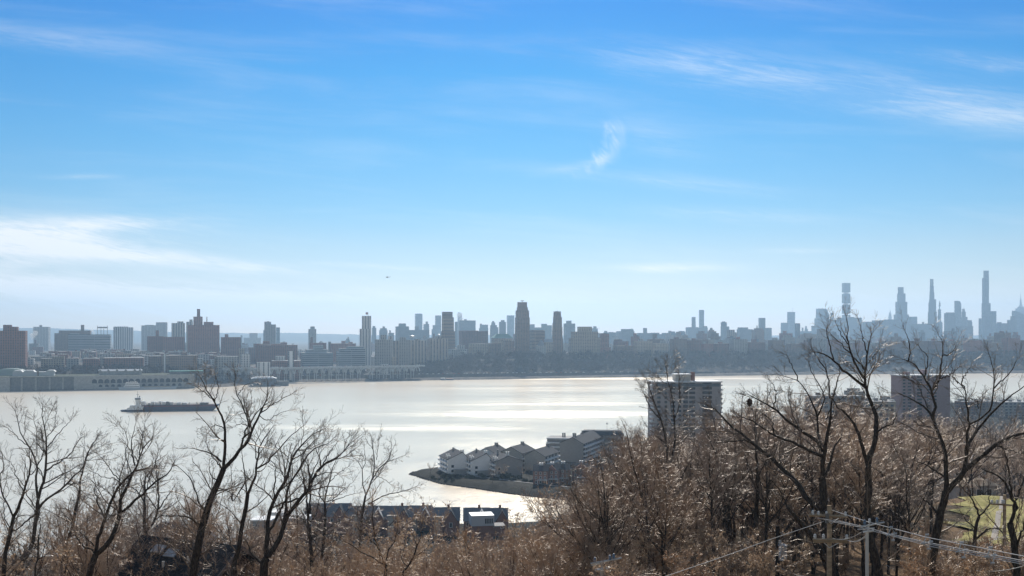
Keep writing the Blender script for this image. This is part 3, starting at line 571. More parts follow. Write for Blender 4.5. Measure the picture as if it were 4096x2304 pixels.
# ------------------------------------------------------------------ the woods on the slope
def wild_limbs(rng, h, kind):
    """trunk and main limbs of a tree h metres tall"""
    up = []; n = 7
    if kind == 'tall':
        lean = rng.normal(0, .04, 2); t = np.linspace(0, 1, n)
        tr = np.stack([lean[0] * h * t ** 1.5 + rng.normal(0, .12, n) * t, lean[1] * h * t ** 1.5 + rng.normal(0, .12, n) * t, h * .93 * t], -1); tr[0] = 0; tr[0, 2] = -.4
        r0 = h * .0125; up.append((tr, list(np.linspace(1, .12, n) * r0)))
        for k in range(int(h * .75)):
            f = rng.uniform(.32, .92); z = f * h * .93; az = rng.uniform(0, 6.283); ln = (1 - f) * h * rng.uniform(.45, .75) + .8
            o = np.array([np.interp(f, t, tr[:, i]) for i in range(3)]); el = rng.uniform(.7, 1.15)
            d = np.array([math.cos(az) * math.cos(el), math.sin(az) * math.cos(el), math.sin(el)])
            q = [o, o + d * ln * .35 + rng.normal(0, .1, 3), o + d * ln * .7 + np.array([0, 0, ln * .06]) + rng.normal(0, .15, 3), o + d * ln + np.array([0, 0, ln * .16])]
            r = r0 * (1.02 - f) * .6 + .012; up.append((np.array(q), [r, r * .7, r * .45, r * .2]))
    elif kind == 'broad':
        k0 = rng.uniform(.18, .34) * h; r0 = h * .017
        up.append((np.array([[0, 0, -.4], [rng.normal(0, .1), rng.normal(0, .1), k0 * .5], [rng.normal(0, .2), rng.normal(0, .2), k0]]), [r0 * 1.2, r0, r0 * .85])); o = up[0][0][-1]
        m = rng.integers(4, 6)
        for k in range(m):
            az = 6.283 * k / m + rng.uniform(-.4, .4); el = rng.uniform(.75, 1.25); ln = (h - k0) * rng.uniform(.8, 1.02) / math.sin(el) * .93
            d = np.array([math.cos(az) * math.cos(el), math.sin(az) * math.cos(el), math.sin(el)]); q = [o]
            for s in range(4): q.append(q[-1] + d * ln / 4 + rng.normal(0, .035 * ln, 3)); d = d + np.array([0, 0, .06])
            r = r0 * rng.uniform(.45, .65); up.append((np.array(q), [r, r * .75, r * .5, r * .32, r * .16]))
            for s in range(3):
                b = q[rng.integers(1, 4)]; d2 = unit(d + rng.normal(0, .55, 3)); l2 = ln * rng.uniform(.3, .5)
                up.append((np.array([b, b + d2 * l2 * .5 + rng.normal(0, .1, 3), b + d2 * l2 + np.array([0, 0, l2 * .15])]), [r * .42, r * .28, r * .12]))
    else:                                                          # shrub of many stems
        for k in range(rng.integers(7, 11)):
            az = rng.uniform(0, 6.283); el = rng.uniform(.85, 1.45); ln = h * rng.uniform(.6, 1); d = np.array([math.cos(az) * math.cos(el), math.sin(az) * math.cos(el), math.sin(el)])
            o = np.array([rng.normal(0, .25), rng.normal(0, .25), -.2]); up.append((np.array([o, o + d * ln * .5 + rng.normal(0, .12, 3), o + d * ln + rng.normal(0, .2, 3)]), [h * .008, h * .006, .006]))
    return up
PROTO = {}
def proto(key, kind, h, seed, **kw):
    rng = noise_rng(seed); PROTO.setdefault(key, []).append((kind, h, seed, kw))
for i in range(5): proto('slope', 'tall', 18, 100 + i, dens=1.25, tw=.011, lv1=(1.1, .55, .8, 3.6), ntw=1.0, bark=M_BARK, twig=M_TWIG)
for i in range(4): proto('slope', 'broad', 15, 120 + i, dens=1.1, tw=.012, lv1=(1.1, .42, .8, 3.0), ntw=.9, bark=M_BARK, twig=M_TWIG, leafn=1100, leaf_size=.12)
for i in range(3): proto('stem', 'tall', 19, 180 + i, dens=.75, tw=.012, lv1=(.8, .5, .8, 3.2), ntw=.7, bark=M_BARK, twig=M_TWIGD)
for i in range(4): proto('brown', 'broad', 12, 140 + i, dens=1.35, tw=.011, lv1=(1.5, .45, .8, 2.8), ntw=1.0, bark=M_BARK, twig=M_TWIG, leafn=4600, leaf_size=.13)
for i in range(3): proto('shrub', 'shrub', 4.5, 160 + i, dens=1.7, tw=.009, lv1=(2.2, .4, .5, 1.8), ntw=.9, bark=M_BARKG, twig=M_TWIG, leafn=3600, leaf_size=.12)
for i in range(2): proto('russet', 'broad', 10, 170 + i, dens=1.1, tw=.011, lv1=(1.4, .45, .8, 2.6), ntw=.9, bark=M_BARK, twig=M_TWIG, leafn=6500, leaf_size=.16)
BUILT = {}; TOPZ = {}
def plant(key, name, label, cat, group, px, D, top=None, h=None, rng=random, k=None):
    x = (px - CX) / F * D; g = nz(x, D)
    if top is not None: h = H - (top - HY) / F * D - g
    k = rng.randrange(len(PROTO[key])) if k is None else k
    kind, h0, seed, kw = PROTO[key][k]
    if (key, k) not in BUILT:
        r = noise_rng(seed)
        o = tree_object(name, label, cat, group, r, wild_limbs(r, h0, kind), (0, 0, 0), **kw); BUILT[(key, k)] = o
    else: o = copy_tree(BUILT[(key, k)])
    zt_ = TOPZ.setdefault((key, k), max(v.co.z for v in o.children[1].data.vertices) if (key, k) not in TOPZ else 0)
    s = h / zt_; o.name = name; o.location = (x, D, g - .1); o.scale = (s * rng.uniform(.9, 1.15), s * rng.uniform(.9, 1.15), s); o.rotation_euler = (0, 0, rng.uniform(0, 6.283))
    tag(o, label, cat, group)
    return o
rw = random.Random(7)
CANX = [1200, 1350, 1500, 1700, 2000, 2150, 2280, 2400, 2500, 2600, 2880, 2970, 3300, 3600, 3800, 4150]
CANY = [2110, 2100, 2095, 2100, 2085, 2070, 1990, 1850, 1765, 1735, 1715, 1640, 1610, 1655, 1685, 1640]
GS = 'leafless trees crowding the wooded slope on the right'; LS = 'leafless grey brown tree in the crowded wood on the right hand slope'
N = 0
while N < 178:
    px = rw.uniform(2340, 4180); D = rw.choice([rw.uniform(84, 140), rw.uniform(110, 230)])
    if px > 3740 and 120 < D < 215: continue
    if px > 3560 and D < 105: continue
    if px > 3760 and D < 225 and N % 5: continue
    top = np.interp(px, CANX, CANY) + abs(rw.gauss(0, 1)) * 130 + (0 if D > 110 else 60) + (20 if px < 2560 else 0)
    x = (px - CX) / F * D; h = H - (top - HY) / F * D - nz(x, D)
    if not 5.5 < h < 24: continue
    plant('slope', 'bare_tree', LS, 'tree', GS, px, D, top=top, rng=rw, k=rw.choice([0, 1, 2, 3, 4, 0, 1, 2, 3, 4, 5, 6, 7, 8]) if px > 2620 else rw.randrange(5)); N += 1
for i in range(18): plant('slope', 'bare_tree', LS, 'tree', GS, rw.uniform(3690, 4180), rw.uniform(228, 300), top=rw.uniform(1690, 1840), rng=rw)
for i in range(24): plant('stem', 'bare_tree', 'dark straight trunked tree among its like at the front of the right hand wood', 'tree', 'dark straight trunked trees at the front of the wood', 2330 + i * 58 + rw.uniform(-25, 25), rw.uniform(84, 108), top=rw.uniform(1690, 1900) + max(0, 2620 - (2330 + i * 58)) * .6, rng=rw)
N = 0; GB = 'small brown trees with withered leaves on the lower slope'; LB = 'small brown tree with withered leaves among its like below the row houses'
while N < 70:
    px = rw.uniform(1150, 2560); D = rw.uniform(80, 165); top = np.interp(px, CANX, CANY) + abs(rw.gauss(0, 1)) * 95 + 22
    if 1560 < px < 1720 and top < 2130: top += 50
    x = (px - CX) / F * D; h = H - (top - HY) / F * D - nz(x, D)
    if not 3 < h < 15: continue
    plant('brown', 'withered_tree', LB, 'small tree', GB, px, D, top=top, rng=rw); N += 1
N = 0; GL = 'thin bare trees standing behind the big trees on the left'; LL = 'thin bare tree among its like low on the left hand slope'
while N < 40:
    px = rw.uniform(-40, 1220); D = rw.uniform(95, 190); top = 1990 + abs(rw.gauss(0, 1)) * 110 - (60 if px < 300 else 0)
    x = (px - CX) / F * D; h = H - (top - HY) / F * D - nz(x, D)
    if not 4 < h < 22: continue
    plant('slope', 'bare_tree', LL, 'tree', GL, px, D, top=top, rng=rw); N += 1
for n_, key, x0, x1, d0, d1, nm, lab, cat, grp in ((75, 'shrub', -40, 1500, 58, 120, 'shrub', 'leafless brown shrub in the undergrowth of the left hand slope', 'shrub', 'brown shrubs under the trees on the left'),
                            (60, 'shrub', 1400, 2700, 60, 110, 'shrub', 'leafless brown shrub in the undergrowth along the bottom centre', 'shrub', 'brown shrubs along the bottom centre'),
                            (85, 'shrub', 2500, 4150, 62, 150, 'shrub', 'leafless brown shrub in the undergrowth of the right hand wood', 'shrub', 'brown shrubs under the wood on the right')):
    for i in range(n_):
        px = rw.uniform(x0, x1); D = rw.uniform(d0, d1)
        if px > 3780 and 100 < D: D = rw.uniform(62, 95)
        if 470 < px < 1060 and D < 108: px = rw.choice([rw.uniform(-40, 470), rw.uniform(1060, 1500)])
        plant(key, nm, lab, cat, grp, px, D, h=rw.uniform(2.6, 5.2), rng=rw)
for px, D, top, lab in ((2740, 96, 2010, 'russet leaved young tree low in the wood under the white tower'), (2650, 84, 2090, 'rust brown leaved young tree left of the bulging black trunk'), (1440, 100, 2130, 'russet leaved small tree right of the slender twin trunk'), (2780, 120, 1930, 'tallest russet leaved tree in the wood under the white tower'), (60, 84, 2120, 'rusty leaved bush at the bottom left border')):
    plant('russet', 'russet_tree', lab, 'small tree', 'russet leaved trees in the undergrowth', px, D, top=top, rng=rw)
for px, D, top, lab in ((1850, 118, 2012, 'golden brown dense crowned tree in front of the white house box'), (1680, 100, 2150, 'low golden brown tree at the bottom left of the dense golden crown'), (1180, 100, 2170, 'pale golden small tree in front of the white houses'), (2430, 120, 1905, 'brown leaved tree covering the end of the inlet')):
    plant('brown', 'withered_tree', lab, 'small tree', 'golden crowned trees below the row houses', px, D, top=top, rng=rw)
# ------------------------------------------------------------------ buildings across the river
def facade(name, wall, glass=(.03, .04, .055), bw=4.5, fh=3.4, fx=(.22, .78), fy=(.3, .8), rough=.8, gr=.25, roof=(.46, .45, .43), var=.35, lit=.45):
    def bd(t, b):
        tc = t.n('ShaderNodeTexCoord'); s = t.n('ShaderNodeSeparateXYZ', i={0: tc.outputs['Object']}).outputs
        nz_ = t.n('ShaderNodeSeparateXYZ', i={0: tc.outputs['Normal']}).outputs[2]
        u = t.m('DIVIDE', t.m('ADD', t.m('ADD', s[0], s[1]), 500.3), bw); v = t.m('DIVIDE', t.m('ADD', s[2], 400.1), fh)
        fu, fv = t.m('FRACT', u), t.m('FRACT', v)
        win = t.m('MULTIPLY', t.m('MULTIPLY', t.m('GREATER_THAN', fu, fx[0]), t.m('LESS_THAN', fu, fx[1])), t.m('MULTIPLY', t.m('GREATER_THAN', fv, fy[0]), t.m('LESS_THAN', fv, fy[1])))
        cell = t.n('ShaderNodeCombineXYZ', i={0: t.m('FLOOR', u), 1: t.m('FLOOR', v)})
        rnd = t.n('ShaderNodeTexWhiteNoise', i={'Vector': cell.outputs[0]}).outputs['Value']
        oi = t.n('ShaderNodeObjectInfo').outputs['Random']
        wn = t.n('ShaderNodeTexNoise', i={'Vector': tc.outputs['Object'], 'Scale': .06, 'Detail': 4.0}).outputs[0]
        k = t.m('ADD', t.m('MULTIPLY', oi, var), t.m('ADD', 1 - var * .5 - .15, t.m('MULTIPLY', wn, .3)))
        wc = t.mix(1.0, wall, t.n('ShaderNodeCombineXYZ', i={0: k, 1: k, 2: k}).outputs[0], 'MULTIPLY')
        gc = t.mix(t.m('MULTIPLY', t.m('POWER', rnd, 3.0), lit), glass, tuple(min(1, g * 4 + .12) for g in glass))
        up = t.m('GREATER_THAN', nz_, .6); side = t.m('MULTIPLY', win, t.m('LESS_THAN', t.m('ABSOLUTE', nz_), .5))
        c = t.mix(up, t.mix(side, wc, gc), roof)  # upward faces take a pale roof colour, painted bright as if sunlit
        t.link(c, b.inputs['Base Color'])
        t.link(t.m('ADD', rough, t.m('MULTIPLY', side, gr - rough)), b.inputs['Roughness'])
    return mat(name, bd)
FM = dict(
    brick=facade('red_brick_facade', (.33, .16, .12), bw=4.2, fh=3.2, fx=(.2, .75)), dbrick=facade('dark_brick_facade', (.23, .125, .095), bw=4.5),
    tan=facade('tan_stone_facade', (.42, .345, .26), bw=4.5, fh=3.6), grey=facade('grey_concrete_facade', (.34, .335, .32), bw=5, fh=3.4),
    pale=facade('pale_concrete_facade', (.56, .55, .52), bw=5.5, fh=3.6), white=facade('white_panel_facade', (.75, .75, .73), bw=9, fh=3.5, fx=(.6, .85), fy=(.05, .95)),
    band=facade('banded_facade', (.36, .28, .22), bw=60, fh=3.7, fx=(.01, .99), fy=(.42, .86)), glass=facade('blue_glass_facade', (.20, .25, .29), (.06, .09, .12), bw=3, fh=4, fx=(.1, .92), fy=(.12, .9), rough=.4, gr=.12),
    gband=facade('glass_terrace_facade', (.40, .44, .46), (.05, .075, .10), bw=80, fh=4.6, fx=(.005, .995), fy=(.3, .78), gr=.15), balc=facade('balcony_slab_facade', (.42, .36, .30), bw=7.5, fh=3.0, fx=(.12, .58), fy=(.12, .82)),
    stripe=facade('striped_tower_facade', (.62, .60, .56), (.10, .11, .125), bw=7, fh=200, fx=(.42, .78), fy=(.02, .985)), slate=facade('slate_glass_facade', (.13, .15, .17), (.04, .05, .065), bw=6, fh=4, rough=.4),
    brown=facade('brown_masonry_facade', (.27, .19, .14), bw=4.0, fh=3.3))
M_METAL = mat('roof_metal', col=(.16, .155, .15), rough=.5); M_STEEL = mat('pale_steel', col=(.46, .47, .47), rough=.45, Metallic=.3)
M_WHITE = mat('white_paint', col=(.78, .78, .76), rough=.45); M_COPPER = mat('green_copper', col=(.20, .36, .31), rough=.7); M_SLATE = mat('slate_roof', col=(.17, .19, .22), rough=.6)
PAN = {'A': (0, 1150), 'B': (1024, 1150), 'C': (2048, 1150), 'D': (3072, 1050)}
def pz(pan, x, y): x0, y0 = PAN[pan]; return x0 + x / 2.516, y0 + y / 2.516
YAW = R(19)
def block(parent, name, m, wx, wd, z0, z1, cx=0, cy=0, taper=0.0, mb=None):
    o = MB().box(cx - wx / 2, cx + wx / 2, cy - wd / 2, cy + wd / 2, z0, z1, taper, taper).build(name, m, parent); return o
def bld(pan, name, cat, mk, D, blocks, label, group=None, yaw=None, extra=None):
    """blocks: (x0, x1, y_top[, inset of the top]) as measured; every block stands on the ground, the first one is the main block"""
    xs = [(b[0] + b[1]) / 2 for b in blocks]; main = blocks[0]
    pxc, _ = pz(pan, xs[0], 0); X = (pxc - CX) / F * D; g = mz(X, D)
    yaw = (YAW if D < 3600 else R(12)) if yaw is None else yaw
    root = empty(name, (X, D, g), yaw); tag(root, label, cat, group)
    th = abs(yaw - 0) ; m = FM[mk] if isinstance(mk, str) else mk
    cs, sn = math.cos(yaw), math.sin(yaw); va_ = yaw - math.atan2(X, D); ca_, sa_ = math.cos(va_), abs(math.sin(va_)); kk_ = math.cos(math.atan2(X, D))
    for i, b in enumerate(blocks):
        Wp = (b[1] - b[0]) / 2.516 / F * D; kd = .62 - .045 * i
        wx = Wp * kk_ / (ca_ + kd * sa_); wd = max(wx * kd, 1.2)
        _, py = pz(pan, 0, b[2]); top = H - (py - HY) / F * D - g
        off = (xs[i] - xs[0]) / 2.516 / F * D
        tp = (b[3] / 2.516 / F * D if len(b) > 3 else 0)
        mw = (main[1] - main[0])
        nm = 'main_block' if i == 0 else ('bulkhead' if (b[1] - b[0]) < .45 * mw and b[2] < main[2] else 'upper_block' if b[2] < main[2] else 'wing')
        block(root, nm, (M_METAL if nm == 'bulkhead' and (b[1] - b[0]) < 30 else m), wx, wd, -4, top, off * cs, -off * sn + .35 * i, tp)
    for e in (extra or []):                                     # (kind, x, y_top, width)
        off = (e[1] - xs[0]) / 2.516 / F * D; _, py = pz(pan, 0, e[2]); top = H - (py - HY) / F * D - g; wd = e[3] / 2.516 / F * D
        _, py0 = pz(pan, 0, e[4]); z0 = H - (py0 - HY) / F * D - g
        mb = MB()
        if e[0] == 'mast' or e[0] == 'spire': mb.tube([(off * cs, -off * sn, z0), (off * cs, -off * sn, (z0 + top) / 2), (off * cs, -off * sn, top)], [wd / 2, wd / 3, wd / 8 if e[0] == 'spire' else wd / 3], 6)
        elif e[0] == 'chimney': mb.tube([(off * cs, -off * sn, z0), (off * cs, -off * sn, top)], [wd / 2, wd / 2.3], 8)
        elif e[0] == 'water_tank': mb.lathe([(wd / 2, z0 + 1.5), (wd / 2, top - 1.2), (.1, top)], off * cs, -off * sn, 10); [mb.tube([(off * cs + a * wd * .3, -off * sn + c * wd * .3, z0 - 1), (off * cs + a * wd * .3, -off * sn + c * wd * .3, z0 + 1.6)], .15, 4) for a in (-1, 1) for c in (-1, 1)]
        elif e[0] == 'dome': mb.lathe([(wd / 2 * math.cos(a), z0 + (top - z0) * math.sin(a)) for a in np.linspace(0, 1.57, 6)], off * cs, -off * sn, 12)
        elif e[0] == 'hip_roof': mb.box(off * cs - wd / 2, off * cs + wd / 2, -off * sn - wd * .3, -off * sn + wd * .3, z0, top, wd * .2, wd * .2)
        elif e[0] == 'crane': mb.tube([(off * cs, 0, z0), (off * cs, 0, top)], .8, 4); mb.box(off * cs - wd * .45, off * cs + wd * .55, -.5, .5, top - 1.6, top)
        elif e[0] == 'sign_panel': mb.box(off * cs - wd / 2, off * cs + wd / 2, -1, 1, z0, top)
        mb.build(e[0], {'hip_roof': M_COPPER, 'water_tank': M_STEEL, 'dome': M_COPPER, 'sign_panel': mat('weathered_red', col=(.28, .07, .05))}.get(e[0], FM['dbrick'] if e[0] == 'chimney' else M_METAL), root)
    return root
ap, ab, of, ot, sk = 'apartment_building', 'building', 'office_building', 'tower', 'skyscraper'
BL = [
 # panel A
 ('A', ap, ab, 'brick', 1960, [(-60, 290, 435), (36, 193, 395), (30, 122, 376)], 'wide dark brick apartment slab cut off by the photo border above the white roofed sheds'),
 ('A', of, ab, 'pale', 3900, [(331, 513, 396), (396, 425, 378)], 'pale flat slab with a small roof box next to the rising steam'),
 ('A', of, ab, 'brown', 3000, [(576, 940, 433), (812, 850, 376), (546, 600, 460)], 'long flat brown institutional block with a square roof tower'),
 ('A', of, ab, 'gband', 2800, [(665, 1150, 472), (700, 800, 462)], 'long low glass banded hall in front of the flat brown institutional block'),
 ('A', ap, ab, 'stripe', 3400, [(1128, 1358, 402), (1135, 1300, 393)], 'tan striped slab with a dark vertical recess beside the steel gantry'),
 ('A', of, ab, 'pale', 3900, [(1412, 1655, 382), (1455, 1560, 376), (1565, 1690, 350)], 'pale bluish stepped block behind the lower red brick wings'),
 ('A', ap, ab, 'balc', 3100, [(1715, 1872, 358), (1780, 1850, 341), (1870, 1945, 345), (1905, 1940, 322)], 'greenish balcony slab stepping up to the brick complex'),
 ('A', ap, ab, 'brick', 2480, [(1862, 2233, 378), (1940, 2045, 293), (1980, 2016, 216), (2045, 2152, 346), (1477, 1652, 490), (1566, 1600, 431), (1645, 1862, 497), (2225, 2426, 500), (2264, 2298, 470)], 'huge stepped red brick complex crowned by a square chimney tower', None, None, [('chimney', 2082, 295, 9, 350)]),
 ('A', ap, ab, 'pale', 4800, [(2440, 2640, 505), (2505, 2600, 458), (2420, 2440, 480)], 'small pale far block showing between the brick complex and the slab pair'),
 ('A', of, ab, 'tan', 2300, [(2398, 2472, 612)], 'small tan box standing at the foot of the stepped brick complex'),
 ('A', ap, ab, 'dbrick', 2500, [(2490, 2620, 602), (2550, 2580, 565)], 'low dark brick block right below the small pale far block'),
 ('A', ap, ab, 'tan', 1960, [(400, 660, 712), (520, 655, 690)], 'cream row of old apartment houses above the long white shed'),
 ('A', ap, ab, 'grey', 1965, [(660, 805, 716)], 'grey old apartment house joined to the cream row'),
 ('A', ap, ab, 'brick', 1960, [(822, 1015, 716), (935, 1012, 735)], 'red and white striped apartment house right of the cream row'),
 ('A', ap, ab, 'dbrick', 1975, [(1020, 1480, 706)], 'long dark brick row above the gabled grey park building'),
 ('A', ap, ab, 'brown', 1985, [(1485, 1645, 690)], 'brown apartment house left of the slim white shaft'),
 ('A', 'stair_tower', ot, 'white', 1955, [(1647, 1670, 672)], 'slim white shaft standing in front of the dark brick rows'),
 ('A', ap, ab, 'brown', 1990, [(1680, 2012, 680), (1820, 1890, 650)], 'brown row with a white roof house under the stepped brick complex'),
 ('A', ap, ab, 'grey', 2000, [(2160, 2412, 692), (2150, 2290, 700)], 'pale grey five storey row with clear window grid near the viaduct'),
 ('A', of, ab, 'pale', 2050, [(2418, 2525, 672), (2445, 2522, 668)], 'pale narrow block with white end wall beside the grey five storey row'),
 # panel B
 ('B', ap, ab, 'grey', 3100, [(80, 207, 372), (80, 155, 344), (110, 130, 339)], 'grey twin topped tower standing alone over low roofs'),
 ('B', ap, ab, 'glass', 3900, [(200, 244, 401), (72, 90, 430)], 'narrow blue slab tucked behind the grey twin topped tower'),
 ('B', ap, ab, 'grey', 3400, [(523, 610, 418), (545, 592, 392)], 'grey tower with a dark flared cap'),
 ('B', ap, ab, 'brick', 2350, [(-10, 440, 577), (-10, 145, 565), (66, 140, 540), (140, 316, 566), (245, 315, 552)], 'three joined red brick slabs with roof boxes above the white terminal'),
 ('B', ap, ab, 'brick', 2650, [(527, 716, 556)], 'red brick slab behind the louvred science building', None, None, [('chimney', 560, 498, 26, 556)]),
 ('B', ap, ab, 'brick', 2660, [(733, 1016, 562), (857, 902, 538), (728, 756, 545), (930, 975, 548)], 'long red brick slab with three roof boxes left of the striped white tower'),
 ('B', of, ab, 'gband', 2290, [(436, 792, 655), (485, 722, 622), (572, 682, 580)], 'stepped glass banded science building with a dark louvred top'),
 ('B', of, ab, 'gband', 2285, [(796, 1112, 640), (820, 1108, 614), (905, 1090, 592)], 'wide glass terraced building right beside the louvred science building'),
 ('B', ap, ot, 'stripe', 2480, [(1035, 1165, 416), (1060, 1165, 286)], 'tall white tower with dark vertical stripes and a red rooftop hoist', None, R(8), [('sign_panel', 1116, 250, 24, 272), ('mast', 1128, 246, 4, 290)]),
 ('B', ap, ab, 'grey', 2240, [(1188, 1376, 522), (1252, 1312, 477)], 'broad grey slab with a dark roof house at the foot of the striped tower', None, R(6)),
 ('B', ap, ab, 'balc', 2330, [(1376, 1446, 534), (1328, 1376, 492)], 'narrow balcony slab squeezed between two broad grey slabs'),
 ('B', ap, ab, 'grey', 2250, [(1432, 1560, 528), (1444, 1512, 501)], 'grey slab with blank edge above the end of the viaduct', None, R(6)),
 ('B', ap, ab, 'balc', 2350, [(1512, 1722, 532), (1600, 1650, 518)], 'brown slab with columns of white balconies and a white roof tank', None, None, [('water_tank', 1571, 481, 50, 512)]),
 ('B', ap, ab, 'balc', 2380, [(1718, 1936, 516), (1812, 1872, 490)], 'red brown balcony slab standing in front of the tall brown tower', None, None, [('water_tank', 1840, 468, 26, 490)]),
 ('B', ap, ot, 'band', 2540, [(1850, 2016, 440, 8), (1860, 2001, 300, 6), (1868, 1982, 245)], 'tall brown tower ringed by horizontal bands', None, R(6)),
 ('B', of, ot, 'glass', 5600, [(1596, 1678, 268), (1600, 1672, 263)], 'flat topped blue glass tower highest behind the grey slabs'),
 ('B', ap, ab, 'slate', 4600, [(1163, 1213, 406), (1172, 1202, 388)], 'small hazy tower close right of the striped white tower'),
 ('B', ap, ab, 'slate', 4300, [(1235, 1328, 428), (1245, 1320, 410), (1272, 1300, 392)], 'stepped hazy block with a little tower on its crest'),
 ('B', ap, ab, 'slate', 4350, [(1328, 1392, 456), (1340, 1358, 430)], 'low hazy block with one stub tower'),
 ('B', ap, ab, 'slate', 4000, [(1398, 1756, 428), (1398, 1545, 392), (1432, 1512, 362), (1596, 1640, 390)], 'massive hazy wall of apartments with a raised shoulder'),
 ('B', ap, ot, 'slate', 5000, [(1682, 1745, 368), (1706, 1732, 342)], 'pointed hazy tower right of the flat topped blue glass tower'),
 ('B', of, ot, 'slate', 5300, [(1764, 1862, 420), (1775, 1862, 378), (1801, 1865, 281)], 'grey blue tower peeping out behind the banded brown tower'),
 ('B', of, ot, 'glass', 5600, [(2026, 2092, 330), (2028, 2075, 262), (2030, 2060, 253)], 'glass tower wrapped in white rooftop steam'),
 ('B', of, ab, 'slate', 4500, [(2030, 2213, 332), (2000, 2030, 345), (2095, 2120, 318)], 'wide square blue slab under the rooftop steam'),
 ('B', ap, ab, 'dbrick', 2750, [(2040, 2336, 442), (2040, 2240, 434), (2266, 2336, 438)], 'wide brown hospital like block under the blue slab'),
 ('B', ap, ab, 'slate', 4700, [(2243, 2338, 408), (2252, 2336, 374), (2252, 2274, 364)], 'notched hazy block right of the wide square blue slab'),
 ('B', ap, ot, 'slate', 4400, [(2354, 2440, 400), (2357, 2425, 378), (2368, 2408, 352), (2376, 2398, 338)], 'round shouldered hazy tower with stepped crown'),
 ('B', ap, ot, 'slate', 4300, [(2445, 2516, 346), (2464, 2502, 328)], 'square shouldered hazy tower left of the smooth blue tower'),
 ('B', of, ot, 'glass', 5600, [(2523, 2600, 281)], 'smooth pale blue tower left of the stepped stone tower'),
 ('B', 'hall', ab, 'tan', 2600, [(2372, 2576, 512)], 'long tan hall under a green hipped roof', None, None, [('hip_roof', 2474, 466, 200, 508)]),
 ('B', of, ab, 'tan', 2500, [(2137, 2335, 566)], 'plain tan box above the bare park woods'),
 ('B', of, ab, 'pale', 2490, [(1930, 2130, 620), (2020, 2105, 580)], 'pale low roofs stepping behind the plain tan box'),
 ('B', of, ab, 'brown', 2520, [(2336, 2470, 560), (2490, 2600, 535)], 'brown college block under the green roofed hall'),
 # panel C
 ('C', ap, ot, 'brown', 2490, [(30, 178, 302), (36, 172, 232), (48, 160, 200), (54, 152, 148)], 'tallest stepped stone tower of the far shore with a little roof crane', None, R(8), [('crane', 103, 130, 34, 152)]),
 ('C', of, ab, 'band', 2600, [(180, 330, 432), (182, 318, 428)], 'white banded block between the two dark stone towers'),
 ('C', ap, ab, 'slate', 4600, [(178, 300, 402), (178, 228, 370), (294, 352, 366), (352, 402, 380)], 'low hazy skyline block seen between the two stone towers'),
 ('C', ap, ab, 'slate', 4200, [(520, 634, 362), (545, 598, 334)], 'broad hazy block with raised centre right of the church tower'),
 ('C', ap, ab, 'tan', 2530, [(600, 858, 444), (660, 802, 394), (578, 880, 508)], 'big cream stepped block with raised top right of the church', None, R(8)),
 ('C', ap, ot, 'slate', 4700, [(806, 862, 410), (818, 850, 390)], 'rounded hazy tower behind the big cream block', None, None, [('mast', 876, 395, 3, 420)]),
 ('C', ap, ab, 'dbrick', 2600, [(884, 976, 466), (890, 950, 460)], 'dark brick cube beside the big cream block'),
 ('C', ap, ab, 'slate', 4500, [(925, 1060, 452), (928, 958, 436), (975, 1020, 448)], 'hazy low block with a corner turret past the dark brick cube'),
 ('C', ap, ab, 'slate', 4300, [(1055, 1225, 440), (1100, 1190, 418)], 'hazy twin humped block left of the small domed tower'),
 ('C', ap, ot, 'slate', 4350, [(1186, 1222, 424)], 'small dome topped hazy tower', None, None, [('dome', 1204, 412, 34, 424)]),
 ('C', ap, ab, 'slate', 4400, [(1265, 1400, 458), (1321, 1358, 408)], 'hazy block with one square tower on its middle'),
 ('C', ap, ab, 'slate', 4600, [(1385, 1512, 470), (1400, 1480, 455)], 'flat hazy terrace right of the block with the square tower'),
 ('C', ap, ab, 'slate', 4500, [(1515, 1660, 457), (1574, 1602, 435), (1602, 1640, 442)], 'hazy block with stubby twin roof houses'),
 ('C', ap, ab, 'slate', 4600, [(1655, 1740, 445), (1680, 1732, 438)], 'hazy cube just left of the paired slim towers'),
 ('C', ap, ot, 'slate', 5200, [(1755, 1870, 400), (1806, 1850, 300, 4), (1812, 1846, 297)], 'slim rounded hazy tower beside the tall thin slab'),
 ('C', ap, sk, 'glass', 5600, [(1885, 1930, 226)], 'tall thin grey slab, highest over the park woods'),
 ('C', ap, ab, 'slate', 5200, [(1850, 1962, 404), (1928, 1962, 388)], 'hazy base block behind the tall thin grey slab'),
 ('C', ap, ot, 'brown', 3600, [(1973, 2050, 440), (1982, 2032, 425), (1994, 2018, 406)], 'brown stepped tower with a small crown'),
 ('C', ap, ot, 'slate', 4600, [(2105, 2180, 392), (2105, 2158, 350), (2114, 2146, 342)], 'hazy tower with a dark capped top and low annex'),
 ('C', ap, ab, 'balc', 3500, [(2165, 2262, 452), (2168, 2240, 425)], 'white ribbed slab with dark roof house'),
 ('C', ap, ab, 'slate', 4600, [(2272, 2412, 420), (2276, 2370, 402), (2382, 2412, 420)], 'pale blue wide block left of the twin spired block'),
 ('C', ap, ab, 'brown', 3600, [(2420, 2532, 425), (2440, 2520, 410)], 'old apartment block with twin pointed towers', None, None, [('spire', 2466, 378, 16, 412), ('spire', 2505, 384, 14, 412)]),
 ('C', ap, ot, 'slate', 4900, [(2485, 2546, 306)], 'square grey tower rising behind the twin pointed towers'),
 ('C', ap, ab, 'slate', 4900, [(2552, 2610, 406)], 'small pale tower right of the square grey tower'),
 ('C', ap, ab, 'brick', 2750, [(1198, 1282, 492), (1222, 1256, 460)], 'brick house with a tall roof box in the row over the park'),
 ('C', ap, ab, 'dbrick', 2700, [(1024, 1170, 540), (1026, 1110, 522)], 'dark low block left of the brick house with the tall roof box'),
